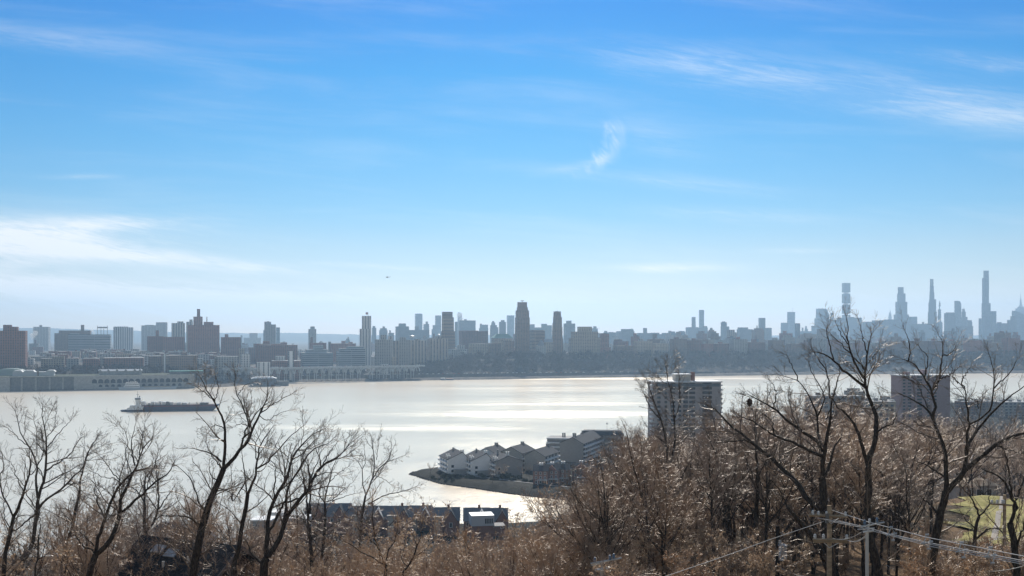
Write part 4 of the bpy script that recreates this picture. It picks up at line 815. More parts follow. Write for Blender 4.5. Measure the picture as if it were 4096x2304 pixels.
 ('C', ap, ab, 'brown', 2750, [(1365, 1515, 520), (1414, 1440, 466)], 'brown block with a slim water tower in the row over the park'),
 ('C', ap, ab, 'brown', 2700, [(1838, 1972, 522)], 'flat brown roof block under the tall thin grey slab'),
 ('C', ap, ab, 'slate', 3300, [(2185, 2262, 505), (2195, 2225, 488)], 'dark glass cube in front of the white ribbed slab'),
 # panel D
 ('D', of, sk, 'glass', 6300, [(197, 268, 498)], 'pale square tower with a thin roof mast', None, None, [('mast', 250, 450, 2.5, 500)]),
 ('D', of, ot, 'slate', 6000, [(132, 197, 606)], 'hazy cube leaning on the pale masted tower'),
 ('D', ap, ot, 'slate', 4200, [(273, 321, 612)], 'dark narrow tower right of the pale masted tower'),
 ('D', of, ab, 'slate', 6200, [(325, 480, 690), (340, 356, 655), (370, 400, 668), (374, 392, 640), (438, 480, 638)], 'hazy low cluster left of the slant roofed tower'),
 ('D', ap, ab, 'balc', 3500, [(497, 585, 668)], 'brick and white striped slab behind the bare crown'),
 ('D', of, ot, 'slate', 6300, [(620, 660, 570), (630, 658, 507)], 'thin dark tower between the slant roof and the banded needle'),
 ('D', of, ab, 'slate', 6100, [(660, 935, 578), (700, 935, 556), (818, 868, 548)], 'broad hazy office wall around the foot of the banded needle'),
 ('D', of, ab, 'slate', 5700, [(955, 1046, 596)], 'round roofed hazy block between the forked branches'),
 ('D', of, ab, 'glass', 5500, [(1056, 1320, 582), (1176, 1320, 574)], 'huge pale twin slab office block'),
 ('D', of, sk, 'slate', 6200, [(1266, 1416, 524), (1283, 1401, 396), (1300, 1384, 312), (1307, 1366, 248)], 'massive stepped glass skyscraper right of the needle spire', None, R(4)),
 ('D', of, ab, 'glass', 6200, [(1416, 1499, 545)], 'framed pale box at the foot of the stepped glass skyscraper'),
 ('D', of, ab, 'slate', 5900, [(1318, 1620, 618), (1550, 1572, 598)], 'hazy filler block left of the feather thin skyscraper'),
 ('D', of, sk, 'glass', 6000, [(1700, 1758, 600, 2), (1700, 1752, 470, 8), (1706, 1745, 435, 14)], 'tapering glass tower with a sharp slanted peak', None, R(4), [('spire', 1728, 386, 20, 440)]),
 ('D', of, ab, 'slate', 5700, [(1775, 1882, 510), (1790, 1880, 503)], 'flat dark block left of the curved top tower'),
 ('D', of, ot, 'slate', 6100, [(1935, 2006, 548), (1948, 1990, 496), (1954, 1982, 466)], 'stepped tower topped by construction hoists', None, None, [('mast', 1944, 428, 3, 500), ('mast', 1970, 446, 3, 470)]),
 ('D', of, ab, 'slate', 5600, [(1900, 2060, 640), (2000, 2050, 580), (2020, 2056, 596)], 'hazy shoulder block under the hoist topped tower'),
 ('D', of, sk, 'glass', 5800, [(2150, 2240, 410), (2155, 2224, 156), (2168, 2223, 82), (2120, 2150, 562), (2240, 2300, 490)], 'highest pale skyscraper with staggered shafts', None, R(4)),
 ('D', of, ab, 'slate', 5600, [(2298, 2420, 612), (2305, 2350, 600)], 'hazy low wall right of the highest skyscraper'),
 ('D', of, ab, 'slate', 5900, [(2408, 2500, 578), (2440, 2490, 540)], 'hazy stepped block left of the spired tower'),
 ('D', ap, ab, 'brick', 3300, [(120, 240, 712), (150, 186, 688)], 'brick block with a raised box right of the twin pointed towers'),
 ('D', ap, ab, 'tan', 3300, [(335, 480, 722), (360, 440, 712)], 'tan block left of the brick and white striped slab'),
 ('D', ap, ab, 'brown', 3300, [(1240, 1335, 745), (1272, 1308, 712)], 'brown roof block among the branches below the twin slab office'),
 ('D', ap, ab, 'slate', 4200, [(1520, 1580, 700), (1535, 1565, 680)], 'dark hazy roof box below the feather thin skyscraper'),
 ('D', ap, ab, 'slate', 4300, [(1770, 1900, 690), (1850, 1880, 660)], 'dim low row below the curved top tower'),
]
for b in BL: bld(*b)
# blanket of low houses: one object each
rc = random.Random(3)
GF = 'low city blocks packed between the larger buildings'; LF = 'low hazy city block packed among its like behind the far shore'
def low(px, D, h, mk, w=None):
    X = (px - CX) / F * D; g = mz(X, D); w = w or rc.uniform(18, 42); d = rc.uniform(14, 24)
    root = empty('city_block', (X, D, g), YAW + rc.choice([0, 0, R(90)])); tag(root, LF, 'building', GF)
    block(root, 'main_block', FM[mk], w, d, -5, h)
    if rc.random() < .8: block(root, 'bulkhead', FM[rc.choice(['dbrick', 'grey', 'pale'])], rc.uniform(3, 7), rc.uniform(3, 6), h - .5, h + rc.uniform(2.5, 5), rc.uniform(-.3, .3) * w, rc.uniform(-.2, .2) * d)
n = 0
while n < 295:
    px = rc.choice([rc.uniform(-60, 4160), rc.uniform(-60, 4160), rc.uniform(200, 950)])
    if px < 900: D = rc.choice([rc.uniform(2000, 2500), rc.uniform(2050, 3200)]); h = rc.uniform(11, 24)
    elif px < 1650: D = rc.uniform(2330, 3600); h = rc.uniform(10, 22)
    elif px < 2450: D = rc.uniform(2480, 3600); h = rc.uniform(14, 28)
    else: D = rc.uniform(0, 1) ** 1.3 * 1900 + 2700; h = rc.uniform(20, 42)
    X = (px - CX) / F * D
    if shore_d(np.array([X]), np.array([D]))[0] < (245 if px < 900 else 270): continue
    low(px, D, h, rc.choice(['brick', 'dbrick', 'brown', 'tan', 'grey', 'tan', 'pale', 'dbrick'])); n += 1
# the unbroken row of houses over the park woods
px = 2400
GR = 'apartment houses in a row along the park'; LR = 'apartment house in the unbroken row along the top of the park woods'
while px < 4180:
    Xs = (px - CX) / F * 2480; D = float(np.interp((px - CX) / F * 2550, SHX, SHY)) + 262; w = rc.uniform(26, 52)
    X = (px - CX) / F * D; g = mz(X, D); h = rc.uniform(36, 52) if px > 2550 else rc.uniform(26, 40)
    root = empty('apartment_house', (X, D, g), YAW); tag(root, LR, 'building', GR)
    block(root, 'main_block', FM[rc.choice(['tan', 'brown', 'dbrick', 'grey', 'brown', 'brick', 'tan'])], w, 22, -6, h)
    block(root, 'bulkhead', FM[rc.choice(['brick', 'dbrick', 'grey'])], w * rc.uniform(.15, .35), 7, h - .4, h + rc.uniform(4, 8), rc.uniform(-.25, .25) * w, 1)
    px += (w * 1.0 + rc.choice([0, 0, 2, 9])) / D * F

GM = 'mid height hazy blocks along the skyline'; LM = 'mid height hazy apartment block among its like under the skyline towers'
for i in range(95):
    px = rc.uniform(1380, 4160) if i % 4 else rc.uniform(-20, 1500); D = rc.uniform(2900, 5200); h = rc.uniform(30, 62) if px > 1380 else rc.uniform(14, 34); X = (px - CX) / F * D; g = mz(X, D); w_ = rc.uniform(16, 48); d_ = rc.uniform(14, 24); mk = rc.choice(['slate', 'brown', 'tan', 'grey', 'dbrick', 'pale', 'balc', 'brick'])
    root = empty('apartment_building', (X, D, g), rc.choice([YAW, YAW - R(90)])); tag(root, LM, 'apartment building', GM); block(root, 'main_block', FM[mk], w_, d_, -5, h)
    if rc.random() < .6: block(root, 'upper_block', FM[mk], w_ * .55, d_ * .7, h - 1, h + rc.uniform(5, 12), rc.uniform(-.15, .15) * w_, 0)
    block(root, 'bulkhead', FM['dbrick'], w_ * .2, d_ * .4, h - 1, h + rc.uniform(4, 15), rc.uniform(-.2, .2) * w_, .5)
    if rc.random() < .5: MB().lathe([(2.2, h + 2), (2.2, h + 5.5), (.1, h + 7)], w_ * .36, 0, 8).box(w_ * .36 - 1.5, w_ * .36 + 1.5, -1.5, 1.5, h - .2, h + 2.2).build('water_tank', M_METAL, root)
# ------------------------------------------------------------------ landmarks of the far shore
def pt(pan, x, y, D): u, v = pz(pan, x, y); return P(u, v, D)
def zz(pan, y, D): return pt(pan, 0, y, D).z
def root_at(name, label, cat, pan, x, D, yaw=0.0, z=None, group=None):
    p = pt(pan, x, 0, D); g = mz(p.x, D) if z is None else z
    o = empty(name, (p.x, D, g), yaw); tag(o, label, cat, group); return o, p.x, g
def spanx(px, D): return px / 2.516 / F * D
# church with the great tower
D = 2520; o, X, g = root_at('church', 'gothic church with tall pinnacled stone tower and pale pitched nave roof', 'church', 'C', 455, D, R(10))
h = lambda y: zz('C', y, D) - g
wv = lambda px: spanx(px, D) / 1.15
tb = MB().box(-wv(55), wv(55), -9, 9, -4, h(430), .8, .6).box(-wv(51), wv(51), -8.4, 8.4, h(430), h(362), .6, .5).box(-wv(45), wv(45), -7.6, 7.6, h(362), h(285), 1.0, .8)
for sx in (-1, 1):
    for f_, y in ((53, 500), (49, 400), (43, 300)): tb.box(sx * wv(f_) - 1.2, sx * wv(f_) + 1.2, -9.6, -8.2, -4, h(y), .4, .4)
tb.build('tower', FM['brown'], o)
lan = MB().box(-wv(35), wv(35), -6.4, 6.4, h(285), h(262)); lan.lathe([(wv(30), h(264)), (wv(30), h(248)), (wv(20), h(238))], 0, 0, 8); lan.build('belfry', FM['brown'], o)
for sx in (-1, 1):
    for sy in (-1, 1): MB().lathe([(1.5, h(285)), (1.3, h(250)), (.1, h(234))], sx * wv(33), sy * 5.6, 6).build('pinnacle', FM['brown'], o)
MB().lathe([(.8, h(240)), (.1, h(228))], 0, 0, 6).build('pinnacle', FM['brown'], o)
nv = MB(); nw = wv(75); nv.box(-wv(150), -wv(50), -8, 9, -4, h(552)); nv.build('nave', FM['tan'], o)
MB().prism([(-8.6, h(552) + .02), (9.6, h(552) + .02), (.5, h(518))], -wv(150), -wv(48), 'x').build('roof', mat('lead_roof', col=(.36, .40, .43), rough=.5), o)
MB().box(wv(48), wv(62), -9, 9, -4, h(520)).build('transept', FM['brown'], o)
# domed tomb in front of it
D = 2470; o, X, g = root_at('tomb', 'small domed stone tomb between the tall stepped tower and the church', 'monument', 'C', 292, D, R(10)); h = lambda y: zz('C', y, D) - g
q = spanx(42, D); MB().box(-q, q, -q, q, -4, h(585)).build('base_block', FM['grey'], o); MB().lathe([(q * .8, h(585)), (q * .8, h(572)), (q * .62, h(552)), (.2, h(524))], 0, 0, 16).build('dome', M_SLATE, o)
# the far needle towers
def skyscraper(label, x, D, yaw=R(5), name='skyscraper', cat='skyscraper'):
    o, X, g = root_at(name, label, cat, 'D', x, D, yaw); return o, (lambda y: zz('D', y, D) - g), (lambda px: spanx(px, D))
o, h, s = skyscraper('square concrete needle tower broken by bright open storeys', 786, 6400); G = FM['slate']; wN = s(31)
cuts = [-60, 528, 515, 424, 411, 314, 301, 207]
cuts = [h(c) if c > 0 else -5 for c in cuts]
for a, b in ((0, 1), (2, 3), (4, 5), (6, 7)): MB().box(-wN, wN, -wN, wN, cuts[a], cuts[b]).build('shaft', G, o)
for a, b in ((1, 2), (3, 4), (5, 6)): MB().box(-wN * .5, wN * .5, -wN * .5, wN * .5, cuts[a], cuts[b]).build('open_storey', M_WHITE, o)
o, h, s = skyscraper('tower with a slanted white roof', 541, 6300)
MB().prism([(-s(59), -5), (s(60), -5), (s(60), h(528)), (s(30), h(466)), (-s(42), h(464)), (-s(44), h(560)), (-s(59), h(562))], -s(45), s(45)).build('main_block', FM['slate'], o)
MB().box(-s(20), s(58), -s(46) - 2, -s(45) - .1, -5, h(525)).build('glass_front', FM['glass'], o)
o, h, s = skyscraper('distant needle spire with tiered crown', 1228, 8000)
MB().box(-s(22), s(22), -s(22), s(22), -5, h(575)).build('main_block', FM['slate'], o); MB().lathe([(s(19), h(575)), (s(17), h(545)), (s(12), h(520)), (s(6), h(500)), (s(3), h(488)), (s(.6), h(464))], 0, 0, 8).build('spire', M_STEEL, o)
o, h, s = skyscraper('feather thin skyscraper stepping back on one side', 1645, 6000); M_ = FM['slate']
for x0, x1, y in ((1615, 1702, 612), (1618, 1690, 500), (1622, 1682, 402), (1627, 1674, 372), (1630, 1669, 300), (1632, 1665, 240)): MB().box(s(x0 - 1645), s(x1 - 1645), -s((x1 - x0) * .3), s((x1 - x0) * .3), -5, h(y)).build('shaft', M_, o)
MB().box(s(1681 - 1645), s(1690 - 1645), -s(8), s(8), -5, h(370)).build('wing', FM['glass'], o)
cb = MB()
for k in range(5):
    for xx in (1633, 1641, 1652, 1660): cb.box(s(xx - 1645), s(xx + 2.2 - 1645), -s(7), s(7), h(242), h(165))
    cb.box(s(1633 - 1645), s(1662 - 1645), -s(6), s(6), h(238 - k * 16), h(234 - k * 16))
cb.build('crown_frame', M_, o)
o, h, s = skyscraper('curved top glass tower beside construction hoists', 1909, 6000)
MB().prism([(-s(25), -5), (s(26), -5), (s(26), h(425)), (s(22), h(405)), (s(12), h(392)), (0, h(387)), (-s(24), h(386))], -s(20), s(20)).build('main_block', FM['glass'], o)
o, h, s = skyscraper('famous art deco tower with stepped crown and antenna at the photo border', 2543, 8500, R(8))
MB().box(-s(38), s(60), -s(30), s(30), -5, h(462)).build('main_block', FM['slate'], o); MB().box(-s(26), s(26), -s(20), s(20), h(462), h(445), s(4), s(4)).build('upper_block', FM['slate'], o)
MB().lathe([(s(20), h(446)), (s(11), h(420)), (s(7), h(375)), (s(2.4), h(352)), (s(.8), h(300))], 0, 0, 8).build('spire', M_STEEL, o)
o, h, s = skyscraper('sharp edged glass wedge at the photo border', 2525, 6000)
MB().prism([(-s(58), -5), (s(50), -5), (s(50), h(530)), (-s(57), h(485))], -s(30), s(30)).build('main_block', FM['glass'], o)
# steel gantry on the far roofs
D = 3050; o, X, g = root_at('steel_gantry', 'spidery steel gantry with two pairs of legs above the glass hall', 'gantry', 'A', 1031, D); h = lambda y: zz('A', y, D) - g; s = lambda px: spanx(px, D)
for x in (-50, -14, 14, 50): MB().tube([(s(x), 0, -4), (s(x), 0, h(384 if abs(x) > 20 else 392))], .8, 5).build('leg', M_METAL, o)
MB().box(-s(52), s(52), -.8, .8, h(410), h(396)).build('beam', M_METAL, o)

# wall of arches along the water
def arched_wall(name, m, parent, L, z0, z1, ops, dep=5.0, back=None, x0=0.0):
    """wall in the x-z plane, front at y=0; ops: (centre, width, sill, crown)"""
    mb = MB(); bk = MB(); x = x0
    for c, w_, zb, zt in ops:
        a, b = c - w_ / 2, c + w_ / 2
        mb.poly([(x, 0, z0), (a, 0, z0), (a, 0, z1), (x, 0, z1)]); x = b
        if zb > z0: mb.poly([(a, 0, z0), (b, 0, z0), (b, 0, zb), (a, 0, zb)]); mb.poly([(a, 0, zb), (b, 0, zb), (b, dep, zb), (a, dep, zb)])
        n = 8; r = w_ / 2; sp = zt - r; cur = [(c - r * math.cos(math.pi * i / n), sp + r * math.sin(math.pi * i / n)) for i in range(n + 1)]
        for (u0, v0), (u1, v1) in zip(cur, cur[1:]):
            mb.poly([(u0, 0, v0), (u1, 0, v1), (u1, 0, z1), (u0, 0, z1)]); mb.poly([(u0, 0, v0), (u0, dep, v0), (u1, dep, v1), (u1, 0, v1)])
        for u in (a, b): mb.poly([(u, 0, zb), (u, dep, zb), (u, dep, sp), (u, 0, sp)])
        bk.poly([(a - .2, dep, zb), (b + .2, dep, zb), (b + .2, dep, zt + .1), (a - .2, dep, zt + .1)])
    mb.poly([(x, 0, z0), (x0 + L, 0, z0), (x0 + L, 0, z1), (x, 0, z1)])
    o = mb.build(name, m, parent)
    if back and bk.v: bk.build('arch_recess', back, parent)  # dark sheet behind each arch paints the shade of the opening
    return o
def m_stone(c):
    def bd(t, b):
        p = t.n('ShaderNodeTexCoord').outputs['Object']
        n = t.n('ShaderNodeTexNoise', i={'Vector': p, 'Scale': .25, 'Detail': 6.0, 'Roughness': .7}).outputs[0]
        t.link(t.mix(t.smooth(n, .3, .7), tuple(q * .7 for q in c), tuple(min(1, q * 1.15) for q in c)), b.inputs['Base Color'])
    return bd
M_CONC = mat('river_wall_concrete', m_stone((.40, .39, .36)), rough=.9); M_DARK = mat('arch_shade', col=(.05, .055, .06), rough=.8); M_CONCD = mat('dark_concrete', m_stone((.20, .20, .19)), rough=.9)  # the last one is the same mottled concrete in a darker tone
M_TEAL = mat('teal_awning', col=(.10, .42, .36), rough=.7)
p0 = Vector((-887 - 100 * .94, 1732 - 100 * .34, 0)); ang = R(19.3)
o = empty('river_wall', p0, ang); tag(o, 'long concrete wall with two rows of dark arches rising from the far water', 'wall')
s = lambda x: 100 + x * (311.5 / 1900)
z = lambda y: 100 - (1150 + y / 2.516 - HY) / F * 1788
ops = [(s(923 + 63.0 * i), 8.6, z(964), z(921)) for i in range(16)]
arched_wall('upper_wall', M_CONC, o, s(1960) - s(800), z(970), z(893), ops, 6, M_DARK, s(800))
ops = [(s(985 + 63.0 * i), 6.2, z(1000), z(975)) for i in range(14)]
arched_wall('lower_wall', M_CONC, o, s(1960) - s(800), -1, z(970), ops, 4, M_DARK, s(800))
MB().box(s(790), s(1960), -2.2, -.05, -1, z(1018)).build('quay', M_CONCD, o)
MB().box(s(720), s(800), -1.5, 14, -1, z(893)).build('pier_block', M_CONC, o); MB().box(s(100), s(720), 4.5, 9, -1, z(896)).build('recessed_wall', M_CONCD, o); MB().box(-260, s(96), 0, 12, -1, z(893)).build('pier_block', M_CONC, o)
for x in (200, 335, 470, 600): MB().box(s(x), s(x + 16), 2.6, 5, -1, z(900)).build('buttress', M_CONC, o)
MB().box(-260, s(1960), -.6, 2, z(893), z(893) + 1.2).build('parapet', M_CONC, o); MB().box(-260, s(1960), 2, 100, z(893), z(893) + .7).build('roof_deck', mat('deck_planting', m_stone((.09, .10, .06)), rough=.95), o)
tz = z(893) + .7
def on_deck(name, label, cat, x, back): 
    r = empty(name, p0 + Vector((math.cos(ang) * s(x) - math.sin(ang) * back, math.sin(ang) * s(x) + math.cos(ang) * back, tz)), ang); tag(r, label, cat); return r
k = 311.5 / 1900
r = on_deck('sports_hall', 'long white sports shed with humped roof on top of the river wall', 'building', 250, 40)
M_SHED = mat('shed_cladding', col=(.55, .56, .55), rough=.7); MB().box(-160 * k, 250 * k, 0, 22, 0, 7.0).build('main_block', M_SHED, r)
for a, b in ((-160, -60), (-55, 60), (170, 262)): MB().prism([(a * k, 7.02), (b * k, 7.02), (b * k - 3, 10.0), (a * k + 3, 10.0)], -1, 23).build('roof', M_SHED, r)
MB().box(80 * k, 100 * k, -.8, -.1, 0, 10).build('entrance', FM['tan'], r)
r = on_deck('rink_roof', 'pale green barrel roof behind the white sports shed', 'building', 40, 75)
MB().prism([(-200 * k, 0), (150 * k, 0), (150 * k, 6)] + [(150 * k - (350 * k) * t / 8, 8 + 4.5 * math.sin(math.pi * (t / 8) ** .8)) for t in range(9)] + [(-200 * k, 6)], 0, 20).build('roof', mat('pale_green_roof', col=(.32, .40, .37), rough=.6), r)
r = on_deck('park_building', 'long grey park building with a row of small gables on the river wall', 'building', 1178, 40)
MB().box(-225 * k, 225 * k, 0, 14, 0, 7).build('main_block', M_CONC, r)
MB().prism([(-1, 7), (15, 7), (7, 10.2)], -228 * k, 228 * k, 'x').build('roof', mat('light_zinc_roof', col=(.50, .52, .53), rough=.5), r)
for i, x in enumerate((-210, -125, -35, 55, 150, 205)): MB().prism([(x * k - 2.6, 7), (x * k + 2.6, 7), (x * k, 11.6)], -1.5, 6).build('gable', M_CONC, r)
r = on_deck('tennis_canopy', 'low teal green canopy at the end of the river wall', 'canopy', 1875, 30)
MB().box(-185 * k, 185 * k, 0, 16, 5.4, 6.4).build('roof', M_TEAL, r); MB().box(-180 * k, 180 * k, 1, 15, 0, 5.3).build('main_block', M_CONCD, r)
# transfer station on its pier
D = 1900; p = pt('B', 130, 985, D); o = empty('pier_terminal', (p.x, D, 0), R(16)); tag(o, 'white roofed terminal building on a dark pier', 'building')
w_ = spanx(330, D); MB().box(-w_ * .55, w_ * .34, 0, 30, -2, 3).build('pier', M_CONCD, o); MB().box(-w_ * .5, w_ * .22, 2, 26, 3, 15).build('main_block', FM['slate'], o)
MB().box(-w_ * .52, w_ * .24, 1, 28, 15, 17.6, 8, 3).build('roof', M_WHITE, o); MB().box(w_ * .24, w_ * .60, 10, 30, -2, 9).build('wing', M_CONCD, o); MB().box(w_ * .2, w_ * .34, -14, -1, -1, 1.2).build('dock', M_CONCD, o)
# low sheds by the viaduct
for x, y0, wdt, D, mk, lab in ((75, 752, 150, 1990, 'white', 'white two storey shed beside the start of the viaduct'), (350, 640, 64, 2080, 'white', 'white portal with two dark doors in front of the red brick slabs'), (245, 690, 110, 2110, 'pale', 'pale squat drum like store between the brick slabs'), (300, 735, 330, 2100, 'dbrick', 'long low dark brick depot behind the viaduct'), (1390, 700, 48, 2200, 'tan', 'small tan tower block beside the viaduct end'), (1290, 770, 90, 2180, 'pale', 'low pale shed behind the viaduct arches')):
    bld('B', 'shed', 'building', mk, D, [(x - wdt / 2, x + wdt / 2, y0)], lab)

# steel viaduct ----------------------------------------------------
va = pt('A', 2235, 812, 1975); vb = pt('B', 1700, 770, 2175); vd = Vector((vb.x - va.x, vb.y - va.y, 0)); VL = vd.length; vang = math.atan2(vd.y, vd.x)
o = empty('viaduct', (va.x, va.y, 0), vang); tag(o, 'steel road viaduct carried on a long row of arches', 'bridge')
M_VIA = mat('viaduct_steel', m_stone((.50, .52, .52)), rough=.6); zd = 31.0
MB().box(0, VL, 0, 17, zd - 1.6, zd).build('deck', M_VIA, o); MB().box(0, VL, -.3, -.02, zd - 2.2, zd + 1.1).build('parapet', M_VIA, o)
def arch_me(Wd, rise):
    mb = MB(); n = 14
    for yy in (0, 15.5):
        P0 = [(-Wd / 2 * math.cos(math.pi * i / n), zd - 3 - rise + rise * math.sin(math.pi * i / n)) for i in range(n + 1)]
        P1 = [(q * (1 + 3.2 / Wd), zd - 3 - rise + (v - zd + 3 + rise) * (1 + 1.7 / rise)) for q, v in P0]
        for i in range(n): mb.prism([P0[i], P0[i + 1], P1[i + 1], P1[i]], yy, yy + 1.4)
        for i in range(2, n - 1, 2): mb.box(P0[i][0] - .25, P0[i][0] + .25, yy + .3, yy + 1.1, P0[i][1] + 1.0, zd - 1.7)
    for i in (3, 7, 11): mb.box(P0[i][0] - .4, P0[i][0] + .4, .5, 16.4, P0[i][1] + .6, P0[i][1] + 1.5)
    return mb
pitch = 15.6; nA_ = int(VL / pitch); big = 19; xq = 4.0; first = None
i = 0
while xq < VL - 12:
    wd = pitch if i != 18 else pitch * 1.75
    if wd == pitch and first is not None: a = first.copy(); COL.objects.link(a)
    else:
        a = arch_me(wd - 4.2, 9.5 if wd == pitch else 13).build('arch', M_VIA, o); first = first or a
    a.location = (xq + wd / 2, 0, 0)
    pm = MB().box(-.42, .42, -.1, 1.5, 2, zd - 1.7).box(-.7, .7, 15, 16.6, 2, zd - 1.7).box(-.5, .5, 1.5, 15, zd - 9, zd - 8); q = pm.build('pier', M_VIA, o); q.location = (xq, 0, 0)
    xq += wd; i += 1
# riverside road, its embankment and traffic
def along(px, dist): 
    x = (px - CX) / F * 2200
    for _ in range(6): yv = float(np.interp(x, SHX, SHY)) + dist / .945; x = (px - CX) / F * yv
    return x, yv
rv, wv2, pv = MB(), MB(), MB(); pr = None; RZ0 = 11.0
for px in range(940, 2900, 40):
    a = along(px, 46); b = along(px, 62); rzz = RZ0 - 3.5 * max(0, (px - 2100) / 800)
    cur = (a, b, rzz)
    if pr: 
        rv.poly([(pr[0][0], pr[0][1], pr[2]), (a[0], a[1], rzz), (b[0], b[1], rzz), (pr[1][0], pr[1][1], pr[2])]); wv2.poly([(pr[0][0], pr[0][1], 2), (a[0], a[1], 2), (a[0], a[1], rzz), (pr[0][0], pr[0][1], pr[2])])
        wv2.poly([(pr[0][0], pr[0][1] - .3, pr[2] - .9), (a[0], a[1] - .3, rzz - .9), (a[0], a[1] - .3, rzz + .8), (pr[0][0], pr[0][1] - .3, pr[2] + .8)])
    pr = cur
tag(rv.build('road', mat('asphalt', col=(.06, .06, .062), rough=.9)), kind='structure'); tag(wv2.build('road_embankment', mat('road_wall_stone', m_stone((.15, .14, .125)), rough=.9)), kind='structure')
def car_mesh(c, nm):
    mb = MB().prism([(-2.2, .3), (2.2, .3), (2.25, .75), (1.3, .92), (-2.1, .95), (-2.25, .7)], -.88, .88).prism([(-1.75, .93), (.95, .9), (.3, 1.45), (-1.2, 1.47)], -.74, .74)
    for x in (-1.35, 1.4):
        for y in (-.9, .68):
            k0 = len(mb.v); n = 8
            for t in (y, y + .22): mb.v += [(x + .33 * math.cos(6.283 * i / n), t, .33 + .33 * math.sin(6.283 * i / n)) for i in range(n)]
            mb.f += [tuple(range(k0, k0 + n)), tuple(range(k0 + 2 * n - 1, k0 + n - 1, -1))] + [(k0 + i, k0 + (i + 1) % n, k0 + n + (i + 1) % n, k0 + n + i) for i in range(n)]
    return mb
cm = [mat('car_paint', col=c, rough=.22, Coat_Weight=1.0) for c in ((.75, .75, .75), (.5, .5, .52), (.06, .06, .07), (.35, .06, .05), (.8, .8, .78))]
cars = []
for i in range(120):
    if i < 76: px = 1110 + 19.5 * i + rc.uniform(-6, 6); x, y = along(px, 50 + 4 * (i % 2)); zc = RZ0 - 3.5 * max(0, (px - 2100) / 800); yaw = R(19)
    else: f_ = rc.uniform(.05, .98); x, y = va.x + vd.x * f_ - math.sin(vang) * 4, va.y + vd.y * f_ + math.cos(vang) * 4; zc = zd; yaw = vang
    if i < 5: o = car_mesh(None, i).build('car', cm[i]); cars.append(o)
    else: o = cars[rc.choice([0, 0, 1, 4, 4, 2, 3])].copy(); COL.objects.link(o)
    o.location = (x, y, zc + .01); o.rotation_euler = (0, 0, yaw + rc.choice([0, math.pi])); o.scale = (1.15, 1.15, 1.25)
    if i < 76: tag(o, 'tiny car in the glinting line of traffic on the riverside road', 'car', 'cars on the riverside road')
    else: tag(o, 'tiny car among others on top of the arched viaduct', 'car', 'cars on the viaduct')
# bare woods of the park: one mass
def woods(name, n, px0, px1, d0, d1, hmin, hmax, m, seed, per=60):
    rng = noise_rng(seed); V = []; 
    px = rng.uniform(px0, px1, n); d = rng.uniform(d0, d1, n); x = (px - CX) / F * 2300
    for _ in range(6): y = np.interp(x, SHX, SHY) + d / .945; x = (px - CX) / F * y
    z0 = mh_z(x, y); hh = rng.uniform(hmin, hmax, n); rr = hh * rng.uniform(.26, .42, n)
    idx = np.repeat(np.arange(n), per); M = len(idx)
    dirn = unit(rng.normal(0, 1, (M, 3)) * np.array([1, 1, .8]) + np.array([0, 0, .55])); rad = rng.uniform(.25, 1.0, M) ** .6
    c = np.stack([x, y, z0 + hh * .58], -1)[idx]; e = np.stack([rr, rr, hh * .42], -1)[idx]
    p = c + dirn * e * rad[:, None]; ln = (hh[idx] * rng.uniform(.10, .24, M))[:, None]; a = unit(dirn + rng.normal(0, .5, (M, 3)) + np.array([0, 0, .3])); b = unit(np.cross(a, rng.normal(0, 1, (M, 3)))) * ln * .16
    V = np.stack([p - a * ln * .6 - b, p - a * ln * .6 + b, p + a * ln * .6], 1).reshape(-1, 3); Fc = np.arange(M * 3).reshape(M, 3)
    o = mesh(name, V, Fc, m); tag(o, kind='stuff'); return o
M_WOOD = mat('winter_wood', lambda t, b: t.link(t.mix(t.n('ShaderNodeNewGeometry').outputs['Random Per Island'], (.055, .042, .036), (.15, .115, .09)), b.inputs['Base Color']), rough=.9)
woods('park_woods', 2300, 1630, 4250, 66, 228, 13, 24, M_WOOD, 51, 70)
woods('river_bank_trees', 700, -80, 980, 100, 172, 9, 17, M_WOOD, 52, 60)
woods('shore_bushes', 1100, 880, 4250, 6, 42, 2.5, 6, M_WOOD, 53, 26)
woods('street_trees', 620, 900, 1700, 95, 170, 6, 12, M_WOOD, 54, 40)
# ------------------------------------------------------------------ the near shore: peninsula, row houses, towers
def brickish(c, sc=3.0, k=.25):
    def bd(t, b):
        p = t.n('ShaderNodeTexCoord').outputs['Object']
        mp = t.n('ShaderNodeMapping', i={'Vector': p, 'Scale': (sc, sc, sc * 3)})
        n = t.n('ShaderNodeTexNoise', i={'Vector': mp.outputs[0], 'Scale': 1.0, 'Detail': 5.0, 'Roughness': .7}).outputs[0]
        t.link(t.mix(t.smooth(n, .3, .7), tuple(q * (1 - k) for q in c), tuple(min(1, q * (1 + k)) for q in c)), b.inputs['Base Color'])
    return bd
M_SIDE = mat('white_siding', brickish((.80, .80, .79), .4, .06), rough=.7); M_SIDEG = mat('grey_siding', brickish((.33, .315, .30), .5, .12), rough=.8); M_SIDET = mat('tan_siding', brickish((.52, .47, .40), .5, .1), rough=.8)
M_SHING = mat('dark_shingle', brickish((.06, .065, .075), 2.0, .35), rough=.85); M_SHINGL = mat('grey_shingle', brickish((.20, .21, .225), 2.0, .3), rough=.85); M_BRICKN = mat('red_brick', brickish((.25, .135, .105), 2.5, .25), rough=.85); M_GLASS = mat('window_glass', col=(.03, .04, .05), rough=.08)
M_WOODP = mat('weathered_pole', brickish((.40, .30, .20), 1.5, .35), rough=.9); M_POLEG = mat('galvanised_pole', col=(.66, .65, .62), rough=.5, Metallic=.4); M_WIRE = mat('aluminium_wire', col=(.62, .60, .56), rough=.45); M_POLED = mat('tarred_pole', brickish((.035, .03, .027), 1.5, .3), rough=.9)
